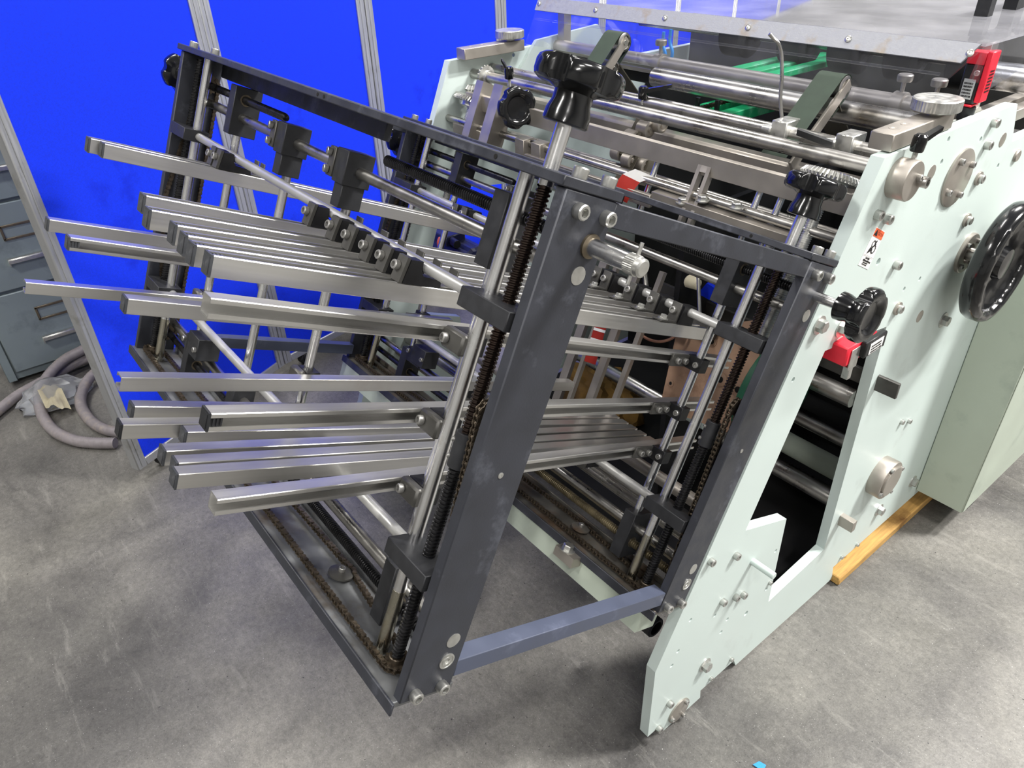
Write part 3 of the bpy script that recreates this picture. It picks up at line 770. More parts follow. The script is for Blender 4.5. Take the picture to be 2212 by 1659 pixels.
rail('lowest side rail, hollow open end above the bottom plate', (-.6785, -.305, .911), (-.690, .650, .935), '+x', None, 'rod+', (-.6435, -.660))
rail('plain-faced rail with dark end cap left of the hollow-ended side rail', (-.973, -.335, 1.033), (-.973, .60, 1.02), '-x', 'cap_grey', 'rod-', (-1.003, -1.003))
rail('lone level rail with open end crossing in front of the lower clamps', (-.973, -.329, .923), (-.973, .575, .930), '-x', None, 'rod-', (-1.003, -1.003))
rail('rail reaching farthest left, hollow end in front of the filing cabinet', (-1.429, -.362, .895), (-1.429, .58, .90), '-x', None, 'rod-', (-1.459, -1.459))
rail('far left rail with plain face and dark cap, upper of two at left', (-1.429, -.338, 1.010), (-1.429, .58, 1.005), '-x', 'cap_grey', 'rod-', (-1.459, -1.459))
rail('far left rail with open slot and plug, lower of two at left', (-1.252, -.344, 1.030), (-1.252, .58, 1.02), '+x', 'cap_grey', 'rod+', (-1.218, -1.218))
# ------------------------------------------------------------------ the box-forming machine behind the frames
def curve_plate(polys, holes, x0, x1):
    """flat plate in the y-z plane with true holes, from x0 to x1"""
    cu = bpy.data.curves.new('tmp', 'CURVE'); cu.dimensions = '2D'; cu.fill_mode = 'BOTH'; cu.extrude = (x1 - x0) / 2
    def spl(pts):
        s = cu.splines.new('POLY'); s.points.add(len(pts) - 1)
        for q, (a, b) in zip(s.points, pts): q.co = (a, b, 0, 1)
        s.use_cyclic_u = True
    for p in polys: spl(p)
    for (y, z, r) in holes:
        spl([(y + r * math.cos(k * math.pi / 9), z + r * math.sin(k * math.pi / 9)) for k in range(18)])
    ob = bpy.data.objects.new('tmp', cu); COL.objects.link(ob)
    bpy.context.view_layer.update()
    me = bpy.data.meshes.new_from_object(ob.evaluated_get(bpy.context.evaluated_depsgraph_get()))
    bpy.data.objects.remove(ob); bpy.data.curves.remove(cu)
    bm = B(); bm.from_mesh(me); bpy.data.meshes.remove(me)
    bmesh.ops.remove_doubles(bm, verts=bm.verts, dist=1e-5)
    for v in bm.verts:
        y, z, w = v.co; v.co = Vector(((x0 + x1) / 2 + w, y, z))
    return bm
PX = -.513
MC = Thing('forming_machine', (-1.09, 1.7, 0), 'pale green box-forming machine with side plates, shafts and black handwheel', 'machine')
outline = [(.716, .264), (1.117, 1.158), (1.583, 1.160), (1.622, 1.084), (2.9, 1.084), (2.9, .066), (1.404, .063), (1.418, .010), (1.019, .010), (1.006, .039), (.889, .038), (.893, .008), (.772, .008), (.757, .042), (.719, .042)]
opening = [(1.078, .835), (.939, .495), (1.090, .430), (1.102, .166), (1.317, .186), (1.300, .80)]
sm = lambda c, k, o=(1472, 0): (o[0] + c / 2.962, o[1] + k / 2.962)
def PXY(c, k, o): u, v = sm(c, k, o); p = atX(u, v, PX); return p.y, p.z
C3, C6, C8 = (1472, 0), (1472, 550), (1240, 1050)
small = [(1710, 890, C3), (1915, 890, C3), (1665, 1035, C3), (2025, 1060, C3), (1260, 45, C6), (1525, 155, C6), (1425, 220, C6), (715, 800, C6), (1290, 415, C8), (1230, 660, C8), (1100, 815, C8), (900, 828, C8), (980, 853, C8), (745, 857, C8), (940, 935, C8), (665, 1057, C8), (625, 1150, C8)]
holes = [PXY(*h) + ((.0068 if i in (4, 10) else .0048),) for i, h in enumerate(small)]
bm = curve_plate([outline, opening], holes, PX - .022, PX)
sp = MC.part('side_plate', bm, 'mint_paint', smooth=False)
bm = curve_plate([outline, opening], holes[:6], XL - .022, XL)
sp2 = MC.part('side_plate', bm, 'mint_paint', smooth=False)
for (y, z, r) in holes:
    bm = B(); lathe(bm, (PX - .016, y, z), (1, 0, 0), [(r * 1.02, 0), (r * 1.02, .001)], 14); MC.part('hole_shade_disc', bm, 'hole_dark', sp)  # dark disc closes the hole from behind, shade put into its colour
bm = curve_plate([[(y, z) for y, z in ((1.35, 1.0), (1.62, 1.0), (1.70, 1.09), (1.63, 1.19), (1.40, 1.175), (1.33, 1.10))]], [], XL + .0005, XL + .012)
MC.part('bearing_plate', bm, 'mint_paint', sp2, smooth=False)
# fasteners on the near plate
def on(me, c, k, o, name='bolt', sc=1.0, lift=0.0):
    y, z = PXY(c, k, o); return MC.inst(name, me, (PX + lift, y, z), (1, 0, 0), random.random() * 3, sp, sc)
for c, k in ((1245, 1372), (1305, 1398), (1990, 783), (1945, 925), (1895, 1140), (1820, 1405)): on(CAP, c, k, C3, sc=1.0)
for c, k in ((1365, 62), (1378, 342)): on(CAP, c, k, C6, sc=1.0)
def washer(c, k, o, r=.013, h=.004):
    y, z = PXY(c, k, o); bm = B(); lathe(bm, (PX, y, z), (1, 0, 0), [(r, 0), (r, h), (r * .8, h + .0006)], 22); MC.part('washer', bm, 'nickel_plate', sp)
for c, k, o in ((1895, 1140, C3), (1820, 1405, C3), (1378, 342, C6)): washer(c, k, o)
for c, k, o in ((1672, 418, C6), (1478, 1450, C6), (1262, 1632, C6), (835, 1142, C8)): on(HEX, c, k, o)
for c, k, o in ((880, 450, C6), (1020, 470, C6)): on(HEX, c, k, o, 'nut', .95)
for c, k, o in ((1405, 1068, C6), (1452, 1062, C6)): on(CAPS, c, k, o)
for c, k in ((868, 478), (1030, 440), (945, 735), (1027, 705), (1075, 690), (605, 1385), (535, 1545)): on(CAP, c, k, C8, sc=.92)
for c, k in ((1250, 615), (1003, 1105), (872, 1228), (1808, 372), (1708, 452)): on(CAPS, c, k, C8, sc=.85)
# round plugs and bosses
def boss(c, k, o, prof, m, name='boss', seg=32):
    y, z = PXY(c, k, o); bm = B(); lathe(bm, (PX, y, z), (1, 0, 0), prof, seg); return MC.part(name, bm, m, sp), y, z
for c, k, o in ((1600, 1105, C3), (2055, 895, C3), (1525, 395, C6)):
    boss(c, k, o, [(.013, 0), (.013, .0005), (.012, .0008)], 'nickel_plate', 'shaft_end')
boss(2140, 995, C3, [(.012, 0), (.012, .003), (.0105, .005), (.008, .005)], 'nickel_plate', 'button_plug')
b1, y, z = boss(1372, 1135, C3, [(.032, 0), (.032, .026), (.0305, .028), (.018, .028)], 'nickel_plate', 'collar')
MC.inst('bolt', CAPD, (PX + .028, y + .012, z + .004), (1, 0, 0), 0, b1)
bm = B(); lathe(bm, (PX + .027, y + .021, z - .004), (1, 0, 0), [(.009, 0), (.009, .014), (.0055, .0145), (.005, .004), (0, .004)], 18); MC.part('shaft_stub', bm, 'steel', b1)
b2, y, z = boss(1762, 1138, C3, [(.052, 0), (.052, .0035), (.0505, .0045)], 'nickel_plate', 'cover_disc')
for a in (.5, 2.07, 3.64, 5.21):
    MC.inst('bolt', CAPD, (PX + .0045, y + .038 * math.cos(a), z + .038 * math.sin(a)), (1, 0, 0), 0, b2, 1.1)
b3, y, z = boss(1255, 1405, C6, [(.051, 0), (.051, .030), (.0495, .032), (.040, .032), (.040, .036), (.0385, .0375)], 'nickel_plate', 'bearing_boss')
for a in (.4, 1.97, 3.54, 5.11):
    MC.inst('bolt', CAPD, (PX + .032, y + .0445 * math.cos(a), z + .0445 * math.sin(a)), (1, 0, 0), 0, b3, .95)
b4, y, z = boss(668, 1432, C8, [(.032, 0), (.032, .003), (.0305, .004)], 'nickel_plate', 'cover_disc')
for a in (.9, 3.2, 5.2):
    MC.inst('bolt', CAPD, (PX + .004, y + .026 * math.cos(a), z + .026 * math.sin(a)), (1, 0, 0), 0, b4, 1.0)
# painted pin, flat bars through the opening
y, z = PXY(1140, 480, C8)
bm = B(); cyl(bm, (PX - .001, y, z), (PX + .052, y, z), .0075, 18, .001); MC.part('stop_pin', bm, 'mint_paint')
p = atX(1897, 815, PX + .0)
bm = B(); box(bm, (-1.10, p.y - .004, p.z - .03), (PX + .045, p.y + .004, p.z + .006), .0012); MC.part('flat_bar', bm, 'burnished')
p = atX(1812, 1122, PX)
bm = B(); box(bm, (PX - .02, p.y + .0, p.z - .018), (PX + .035, p.y + .016, p.z + .012), .001); MC.part('stop_block', bm, 'nickel_plate')
# warning label: orange head with CAUTION, white field with gears and hand
def quad_label(corners, name, m, lift, parent, n=Vector((1, 0, 0)), th=.0004, T=MC):
    bm = B(); prism(bm, [c + n * lift for c in corners], n * th); return T.part(name, bm, m, parent, smooth=False)
tl, tr_, bl, br_ = (atX(u, v, PX) for u, v in ((1893, 490), (1911, 501), (1853, 572), (1874, 582)))
L_ = lambda s, q: (tl * (1 - s) + tr_ * s) * (1 - q) + (bl * (1 - s) + br_ * s) * q
lab = quad_label([L_(0, 0), L_(1, 0), L_(1, 1), L_(0, 1)], 'warning_label', 'white_print', .0002, sp)
quad_label([L_(.03, .012), L_(.97, .012), L_(.97, .22), L_(.03, .22)], 'orange_head', 'orange_print', .0007, lab)
quad_label([L_(.18, .04), L_(.36, .19), L_(.05, .19)], 'warning_triangle', 'black_print', .0012, lab)
def text_on(txt, org, right, up, size, m, parent, T=MC, name='lettering', lift=.0012):
    cu = bpy.data.curves.new('tmp', 'FONT'); cu.body = txt; cu.size = 1.0; cu.align_x = 'CENTER'; cu.align_y = 'CENTER'; cu.extrude = 0
    ob = bpy.data.objects.new('tmp', cu); COL.objects.link(ob); bpy.context.view_layer.update()
    me = bpy.data.meshes.new_from_object(ob.evaluated_get(bpy.context.evaluated_depsgraph_get()))
    bpy.data.objects.remove(ob); bpy.data.curves.remove(cu)
    bm = B(); bm.from_mesh(me); bpy.data.meshes.remove(me)
    right = Vector(right); up = Vector(up); n = right.cross(up).normalized()
    for v in bm.verts: v.co = Vector(org) + right * (v.co.x * size) + up * (v.co.y * size) + n * lift
    return T.part(name, bm, m, parent, smooth=False)
rt = (L_(1, 0) - L_(0, 0)).normalized(); dn = (L_(0, 1) - L_(0, 0)).normalized()
text_on('CAUTION', L_(.66, .118), rt * .62, -dn, .0072, 'black_print', lab)
def ring_on(c, r0, r1, name):
    bm = B(); vi = []; vo = []
    for k in range(20):
        a = 2 * math.pi * k / 20; d_ = rt * math.cos(a) - dn * math.sin(a)
        vi.append(bm.verts.new(c + d_ * r0 + V(.0012, 0, 0))); vo.append(bm.verts.new(c + d_ * (r1 if k % 2 else r1 * .88) + V(.0012, 0, 0)))
    for k in range(20): bm.faces.new((vi[k], vo[k], vo[(k + 1) % 20], vi[(k + 1) % 20]))
    MC.part(name, bm, 'black_print', lab, smooth=False)
wl = (L_(1, 0) - L_(0, 0)).length
ring_on(L_(.45, .385), wl * .11, wl * .17, 'gear_mark'); ring_on(L_(.63, .50), wl * .14, wl * .21, 'gear_mark')
quad_label([L_(.30, .48), L_(.50, .50), L_(.58, .62), L_(.46, .56), L_(.20, .66)], 'hand_mark', 'black_print', .0012, lab)
quad_label([L_(.58, .27), L_(.66, .28), L_(.62, .36), L_(.70, .37), L_(.56, .42)], 'finger_mark', 'black_print', .0012, lab)
quad_label([L_(.02, .70), L_(.98, .70), L_(.98, .705), L_(.02, .705)], 'rule', 'black_print', .0012, lab)
rs = random.Random(5)
for row, (q0, q1, s0, s1) in enumerate(((.735, .785, .32, .72), (.80, .855, .18, .86), (.87, .905, .25, .70), (.92, .95, .22, .68))):
    s = s0; k = 0
    bm = B()
    while s < s1:
        w_ = rs.uniform(.02, .05); a = rs.uniform(0, .3) * (q1 - q0)
        prism(bm, [c + V(.0009, 0, 0) for c in (L_(s, q0 + a), L_(s + w_, q0 + a), L_(s + w_, q1), L_(s, q1))], V(.0003, 0, 0)); s += w_ + rs.uniform(.012, .03)
    MC.part('small_print', bm, 'black_print', lab, smooth=False)
# handwheel
hy, hz = 1.574, .871
bm = B(); lathe(bm, (PX, hy, hz), (1, 0, 0), [(.042, 0), (.042, .006), (.0405, .0075), (.021, .0075), (.0195, .0005)], 32); fl = MC.part('flange', bm, 'nickel_plate', sp)
for a in (.7, 2.3, 3.9, 5.4):
    MC.inst('bolt', CAPD, (PX + .0075, hy + .032 * math.cos(a), hz + .032 * math.sin(a)), (1, 0, 0), 0, fl, .95)
bm = B(); lathe(bm, (PX, hy, hz), (1, 0, 0), [(.014, 0), (.014, .022), (.019, .023), (.019, .032), (.013, .033), (.013, .05)], 24); MC.part('wheel_shaft', bm, 'steel')
HX = PX + .062
bm = B()
prof = [(.112, -.014), (.118, -.010), (.121, -.002), (.121, .018), (.117, .025), (.108, .027), (.101, .022), (.099, .012), (.085, .006), (.05, .000), (.034, .004), (.03, .016), (.012, .018), (0, .018)]
f = lambda th, r, h: r * (1 - .035 * max(0, math.cos(14 * th)) if (.098 < r < .109 and h > .01) else 1)
lathe(bm, (HX, hy, hz), (1, 0, 0), prof, 84, fn=f, cap=False)
prof2 = [(.112, -.014), (.100, -.012), (.095, -.004), (.05, -.010), (.03, -.016), (.024, -.030), (.014, -.030), (0, -.030)]
lathe(bm, (HX, hy, hz), (1, 0, 0), prof2, 84, cap=False)
bmesh.ops.remove_doubles(bm, verts=bm.verts, dist=1e-5)
MC.part('handwheel', bm, 'black_plastic', angle=50)
# blocks with knurled knobs on top of both side plates
def top_block(x0, x1, side):
    bm = B(); box(bm, (x0, 1.14, 1.1605), (x1, 1.335, 1.187), .0015); bl_ = MC.part('top_block', bm, 'nickel_plate')
    for yy in (1.175, 1.21):
        bm = B(); lathe(bm, ((x0 + x1) / 2, yy, 1.187), (0, 0, 1), [(.009, 0), (.009, .0004), (.0055, .0006), (.005, .0002)], 16); t_ = MC.part('screw_recess', bm, 'nickel_plate', bl_)
    bm = B(); xm = (x0 + x1) / 2
    lathe(bm, (xm, 1.300, 1.187), (0, 0, 1), [(.012, 0), (.012, .006), (.036, .0065), (.038, .008), (.038, .024), (.036, .0255), (.010, .0255)], 90, fn=lambda th, r, h: r * (.985 if (r > .0375 and int(th / 6.2832 * 90 + .5) % 2) else 1)); MC.part('knurled_knob', bm, 'zinc', bl_, angle=12)
top_block(-.555, -.517, 1); top_block(XL, XL + .038, -1)
# clamping levers (hub with a short handle)
def lever(pos, axis, out, L=.045, stem=.02, T=MC):
    pos = Vector(pos); axis = Vector(axis).normalized(); out = Vector(out).normalized()
    bm = B(); thread(bm, pos, pos + axis * stem, .0042, .0016, 10, .0006); st = T.part('lever_stem', bm, 'zinc')
    bm = B(); h0 = pos + axis * stem
    lathe(bm, h0, axis, [(.0095, 0), (.0105, .002), (.0110, .016), (.0105, .023), (.007, .026), (0, .026)], 16)
    s = axis.cross(out).normalized()
    a0 = h0 + axis * .016; a1 = h0 + axis * .030 + out * L
    for (c, hw, hh) in (): pass
    ring0 = [a0 + s * .007 + axis * .004, a0 - s * .007 + axis * .004, a0 - s * .007 - axis * .006, a0 + s * .007 - axis * .006]
    ring1 = [a1 + s * .0055 + axis * .003, a1 - s * .0055 + axis * .003, a1 - s * .0055 - axis * .003, a1 + s * .0055 - axis * .003]
    v0 = [bm.verts.new(q) for q in ring0]; v1 = [bm.verts.new(q) for q in ring1]
    for k in range(4): bm.faces.new((v0[k], v0[(k + 1) % 4], v1[(k + 1) % 4], v1[k]))
    bm.faces.new(v0[::-1]); bm.faces.new(v1)
    return T.part('clamp_lever', bm, 'black_plastic')
p = atX(1970, 352, PX + .014); lever((PX + .014, p.y, p.z), (0.05, .05, 1), (.5, 1, .1), .030, .018)
# cross shafts
def xline(u, v, y):
    d = _ray(u, v); return y, CAM_Z + d.z / d.y * y
def shaft(name, y, z, r, m, x0=XL + .001, x1=PX - .023, seg=20):
    bm = B(); cyl(bm, (x0, y, z), (x1, y, z), r, seg); return MC.part(name, bm, m)
def xat(u, v, y): return atY(u, v, y).x
def gear(pos, axis, r, h, teeth, m, cone=.75, name='bevel_gear', bore=.4):
    bm = B(); n = teeth * 4
    def f(th, rr, hh):
        if hh < h * .35: return rr
        k = int(round(th / (2 * math.pi) * n)) % 4
        return rr * (1.0 if k in (0, 1) else .86)
    lathe(bm, pos, axis, [(r * .55, -h * .8), (r * .55, 0), (r * .92, h * .05), (r, h * .38), (r * cone, h), (r * cone * .6, h * .9), (r * bore, h * .9)], n, fn=f)
    return MC.part(name, bm, m, angle=15)
y1, z1 = 1.19, 1.118
shaft('drive_shaft', y1, z1, .0128, 'steel')
gear((XL + .060, y1, z1), (-1, 0, 0), .028, .014, 18, 'zinc'); gear((XL + .01, y1 - .002, z1 - .038), (0, 0, 1), .030, .014, 20, 'zinc')
# large bevel gear on the near adjusting screw
gp = W2F(V(-.590, 1.13, 1.07))
ga = F2W((0, 0, 1))
gear((-.600, 1.135, 1.098), ga, .052, .013, 44, 'zinc', .88)
bm = B(); thread(bm, V(-.600, 1.135, 1.098) - ga * .30, V(-.600, 1.135, 1.098) - ga * .01, .0105, .0036, 14, .0014); MC.part('adjusting_screw', bm, 'zinc')
gear((-1.60, 1.135, 1.062), ga, .052, .012, 44, 'zinc', .86)
bm = B(); thread(bm, V(-1.60, 1.135, 1.062) - ga * .30, V(-1.60, 1.135, 1.062) - ga * .01, .0105, .0036, 14, .0014); MC.part('adjusting_screw', bm, 'zinc')
y2, z2 = 1.25, 1.123
shaft('clamp_shaft', y2, z2, .0128, 'steel')
shaft('feed_roller', 1.385, 1.142, .021, 'steel', xat(1415, 165, 1.385))
shaft('stay_tube', 1.475, 1.152, .017, 'nickel_plate')
shaft('lower_shaft', 1.40, 1.055, .012, 'steel')
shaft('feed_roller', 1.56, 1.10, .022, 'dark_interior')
# split clamps on the clamp shaft with lever handles and a bent blower tube
for (u, v) in ((1697, 272), (1836, 308)):
    x = xat(u, v, y2)
    bm = B(); box(bm, (x - .016, y2 - .022, z2 - .03), (x + .016, y2 + .022, z2 + .024), .0015); cb = MC.part('split_clamp', bm, 'zinc')
    bm = B(); lathe(bm, (x - .016, y2 - .012, z2 + .004), (-1, -.15, .05), [(.013, 0), (.013, .004), (.009, .006), (.006, .022), (.0035, .024), (0, .026)], 16); MC.part('clamp_screw', bm, 'zinc', cb)
x = xat(1795, 318, 1.20)
bm = B(); a0 = atY(1798, 312, 1.215); a1 = atY(1722, 284, 1.19); bm2 = bm
dv = (a1 - a0); s = dv.cross(V(0, 0, 1)).normalized()
prism(bm, [a0 + s * .006 + V(0, 0, .005), a0 - s * .006 + V(0, 0, .005), a0 - s * .006 - V(0, 0, .005), a0 + s * .006 - V(0, 0, .005)], dv); MC.part('clamp_lever', bm, 'satin_black')
pts = [atY(1690, 268, 1.255), atY(1686, 215, 1.255), atY(1689, 165, 1.255), atY(1688, 120, 1.255), atY(1682, 95, 1.25), atY(1670, 82, 1.245), atY(1662, 73, 1.24)]
bm = B(); sweep(bm, smooth_path(pts, 6), .0034, 10); MC.part('bent_tube', bm, 'steel')
p = atY(1388, 222, 1.24); lever(p - V(0, 0, .004), (0, 0, 1), (.9, .45, 0), .06, .012)
# belt arms: pulley, lower pulley, arm and belts
def belt_arm(top, low, foot, x0, w):
    top, low, foot = (Vector(q) for q in (top, low, foot))
    xs_ = (x0 - w / 2, x0 + w / 2)
    at_ = lambda q, x: V(x, q.y, q.z)
    ax = V(1, 0, 0)
    for q, r in ((top, .021), (low, .017)):
        bm = B(); lathe(bm, at_(q, xs_[0]), ax, [(r * .9, 0), (r, .001), (r, w - .001), (r * .9, w), (r * .72, w + .001), (r * .7, w - .002), (r * .3, w - .002), (r * .25, w + .003), (0, w + .003)], 24); MC.part('pulley', bm, 'steel')
    dn_ = (foot - top).normalized(); nn = -ax.cross(dn_).normalized()
    bm = B()
    for off in (.024, -.024 * .2):
        pass
    path = []
    for k in range(9):
        th = math.pi * k / 8; path.append(top + nn * .0235 * math.cos(th) - dn_ * .0235 * math.sin(th))
    belt = [foot + nn * .0235] + path + [top + dn_ * .05 - nn * .0235]
    vs0 = [bm.verts.new(at_(q, xs_[0] + .001)) for q in belt]; vs1 = [bm.verts.new(at_(q, xs_[1] - .001)) for q in belt]
    for k in range(len(belt) - 1): bm.faces.new((vs0[k], vs0[k + 1], vs1[k + 1], vs1[k]))
    bmesh.ops.solidify(bm, geom=bm.faces[:], thickness=.0022)
    MC.part('belt', bm, 'belt_green')
    bm = B(); q0, q1 = at_(top, xs_[1]), at_(foot, xs_[1])
    prism(bm, [q0 + nn * .009 - dn_ * .012, q0 - nn * .009 - dn_ * .012, q1 - nn * .012, q1 + nn * .012], V(.006, 0, 0)); MC.part('belt_arm', bm, 'nickel_plate')
    bm = B(); q0 = low + V(0, .017, .006); q1 = low + V(0, .13, -.11)
    t2 = (q1 - q0).normalized(); n2 = ax.cross(t2)
    prism(bm, [at_(q0, xs_[0]) - n2 * .001, at_(q0, xs_[0]) + n2 * .0015, at_(q1, xs_[0]) + n2 * .0015, at_(q1, xs_[0]) - n2 * .001], V(w, 0, 0)); MC.part('belt', bm, 'belt_dark')
belt_arm(atY(1352, 92, 1.36), atY(1372, 157, 1.33), atY(1318, 262, 1.22), xat(1345, 92, 1.36) - .02, .055)
belt_arm(atY(1830, 190, 1.36), atY(1838, 240, 1.33), atY(1752, 372, 1.22), xat(1818, 190, 1.36) - .02, .055)
for (u, v, y, w_) in ((1405, 281, 1.24, .03), (1376, 300, 1.22, .03), (1433, 271, 1.26, .03), (1345, 332, 1.20, .025), (1368, 348, 1.20, .025), (1398, 358, 1.22, .04)):
    q = atY(u, v, y); bm = B(); lathe(bm, q - V(w_, 0, 0), (1, 0, 0), [(.015, 0), (.017, .001), (.017, w_ - .001), (.015, w_), (.012, w_ + .0006), (.0115, w_ - .002), (.006, w_ - .002), (.005, w_ + .002), (0, w_ + .002)], 22); MC.part('pulley', bm, 'nickel_plate')
for (u0, v0, u1, v1, y0_, y1_) in ((1400, 262, 1330, 330, 1.24, 1.19), (1390, 318, 1320, 385, 1.22, 1.17), (1425, 340, 1385, 400, 1.23, 1.19)):
    a, b_ = atY(u0, v0, y0_), atY(u1, v1, y1_); b_.x = a.x; d_ = (b_ - a).normalized(); n_ = V(1, 0, 0).cross(d_)
    bm = B(); prism(bm, [a - n_ * .001, a + n_ * .0012, b_ + n_ * .0012, b_ - n_ * .001], V(-.034, 0, 0)); MC.part('belt', bm, 'belt_dark', smooth=False)
# flat cross bar in front, slotted bracket, adjusting plates
fy = 1.118
bm = B(); box(bm, (XL + .07, fy - .006, 1.057), (PX - .023, fy + .006, 1.095), .001); MC.part('cross_bar', bm, 'nickel_plate')
bm = B(); box(bm, (XL + .001, 1.29, 1.025), (PX - .023, 1.325, 1.055), .006); MC.part('cross_bar', bm, 'nickel_plate')
shaft('idle_rod', 1.20, .985, .011, 'steel'); shaft('idle_rod', 1.10, 1.022, .0085, 'steel')
bm = B(); box(bm, (-1.32, 1.075, .978), (-.93, 1.085, 1.004), .001); MC.part('adjusting_bar', bm, 'nickel_plate')
bm = B(); box(bm, (-.93, 1.078, .985), (-.62, 1.10, 1.012), .001); MC.part('adjusting_bar', bm, 'nickel_plate')
x = xat(1497, 400, 1.085)
for dx in (-.014, .008):
    bm = B(); q = [V(x + dx, 1.072, .93), V(x + dx, 1.086, .93)]
    prism(bm, [V(x + dx, 1.05, .94), V(x + dx, 1.064, .934), V(x + dx, 1.126, 1.07), V(x + dx, 1.112, 1.076)], V(.008, 0, 0)); MC.part('slotted_bracket', bm, 'nickel_plate')
bm = B(); prism(bm, [V(x - .014, 1.107, 1.065), V(x - .014, 1.121, 1.059), V(x - .014, 1.126, 1.07), V(x - .014, 1.112, 1.076)], V(.03, 0, 0)); MC.part('slotted_bracket', bm, 'nickel_plate')
for (u, v) in ((1518, 425), (1592, 440), (1475, 430)):
    q = atY(u, v, 1.085); MC.inst('bolt', HEXS, q - V(0, 0, .008), (0, 0, 1), .3, scale=1.2)
for (u, v) in ((1410, 380), (1640, 420), (1690, 425)):
    q = atY(u, v, 1.13)
    bm = B(); cyl(bm, q - F2W((0, 0, .12)), q + F2W((0, 0, .03)), .0062, 14); MC.part('guide_pin', bm, 'chrome')
# two leaning plates and side knob near the far end
xa = xat(1045, 190, 1.12)
def lean_plate(u0, v0, u1, v1, y, w, dth, name='adjusting_plate'):
    a = atY(u0, v0, y); f0 = W2F(a); b_ = atY(u1, v1, y - .06)
    L0 = .135
    bm = B(); q = F2W((f0.x, f0.y, f0.z)); base = [F2W((f0.x, f0.y, f0.z)), F2W((f0.x, f0.y + dth, f0.z + .0)), F2W((f0.x, f0.y + dth, f0.z - L0)), F2W((f0.x, f0.y, f0.z - L0))]
    prism(bm, base, V(w, 0, 0)); return MC.part(name, bm, 'nickel_plate', smooth=False)
lean_plate(1030, 172, 1005, 290, 1.12, .028, .04); lean_plate(1068, 180, 1035, 315, 1.11, .034, .05)
p = atY(1062, 225, 1.13)
bm = B(); cyl(bm, p - V(.15, 0, 0), p + V(.06, 0, 0), .009, 16); MC.part('knob_spindle', bm, 'steel')
MC.inst('star_knob', KNOB, atY(1098, 228, 1.10), (1, -.25, .1), .3, scale=1.0)
p = atY(1100, 178, 1.11); lever(p - V(0, 0, .01), (0, 0, 1), (-.6, -.5, .5), .02, .018)
bm = B(); p = atY(990, 275, 1.10); box(bm, (p.x - .01, p.y - .01, p.z - .012), (p.x + .11, p.y + .02, p.z + .012), .001); MC.part('end_block', bm, 'nickel_plate')
for (u, v) in ((1130, 315), (1165, 325)):
    q = atY(u, v, 1.09); bm = B(); box(bm, (q.x - .016, q.y - .012, q.z - .03), (q.x + .016, q.y + .02, q.z + .018), .001); MC.part('hinge_block', bm, 'nickel_plate')
# green feed rails with chains
for (u0, v0, u1, v1, w_) in ((1474, 238, 1560, 203, .022), (1512, 236, 1600, 210, .012), (1545, 248, 1650, 222, .032)):
    a = atZ(u0, v0, 1.085); b_ = atZ(u1, v1, 1.085); d_ = V(0, 1, 0)
    bm = B(); box(bm, (a.x - w_ / 2, a.y - .01, 1.06), (a.x + w_ / 2, a.y + .42, 1.085), .002); MC.part('feed_rail', bm, 'green_plastic')
a = atZ(1500, 235, 1.09)
bm = B(); chain_mesh(bm, [V(a.x, a.y + .01, 1.088), V(a.x, a.y + .4, 1.088)], .0095, (1, 0, 0), .008, .008, closed=False); MC.part('feed_chain', bm, 'chain_steel', kind='stuff')
for (u, v, dy) in ((1506, 232, 0), (1548, 238, 0)):
    q = atZ(u, v, 1.086); bm = B(); box(bm, (q.x - .005, q.y - .004, 1.084), (q.x + .005, q.y + .004, 1.108), .0008); MC.part('pusher_pin', bm, 'satin_black')
a = atZ(1760, 185, 1.15)
for k, xo in enumerate((0, .05, .10)):
    bm = B(); box(bm, (a.x - .3 + xo, 1.62, 1.12), (a.x - .27 + xo, 1.95, 1.135), .002); MC.part('feed_rail', bm, 'green_plastic')
# feed table, dark rollers under the guard
bm = B(); box(bm, (-1.50, 1.50, 1.118), (-.58, 1.64, 1.128), .001); MC.part('feed_table', bm, 'nickel_plate')
bm = B(); box(bm, (-1.60, 1.98, 1.02), (-.56, 2.1, 1.235), .002); MC.part('feed_head', bm, 'burnished')
shaft('wheel_axle', 1.82, 1.175, .010, 'steel', seg=16)
for x in (-1.30, -1.12, -.98, -.84, -.70):
    bm = B(); lathe(bm, (x - .035, 1.82, 1.175), (1, 0, 0), [(.050, 0), (.055, .004), (.055, .066), (.050, .07), (.03, .07), (.028, .062), (.014, .062)], 32); MC.part('feed_wheel', bm, 'rubber')
for (u, v) in ((1425, 135), (1950, 190), (2022, 205)):
    q = atY(u, v, 1.475); bm = B(); lathe(bm, (q.x, 1.475, 1.169), (0, 0, 1), [(.004, 0), (.004, .022), (.013, .023), (.014, .026), (.014, .034), (.012, .036), (0, .036)], 24); MC.part('thumb_screw', bm, 'nickel_plate')
    bm = B(); lathe(bm, (q.x - .012, 1.475, 1.152), (1, 0, 0), [(.019, 0), (.022, .001), (.022, .023), (.019, .024)], 24); MC.part('shaft_collar', bm, 'nickel_plate')
for (u, v) in ((1432, 95), (1447, 90)):
    q = atY(u, v, 1.66); q2 = atY(u + 3, v + 40, 1.66); bm = B(); sweep(bm, smooth_path([q + V(0, 0, .03), q, (q + q2) / 2 + V(.006, 0, 0), q2], 6), .0045, 10); MC.part('air_tube', bm, 'blue_tube')
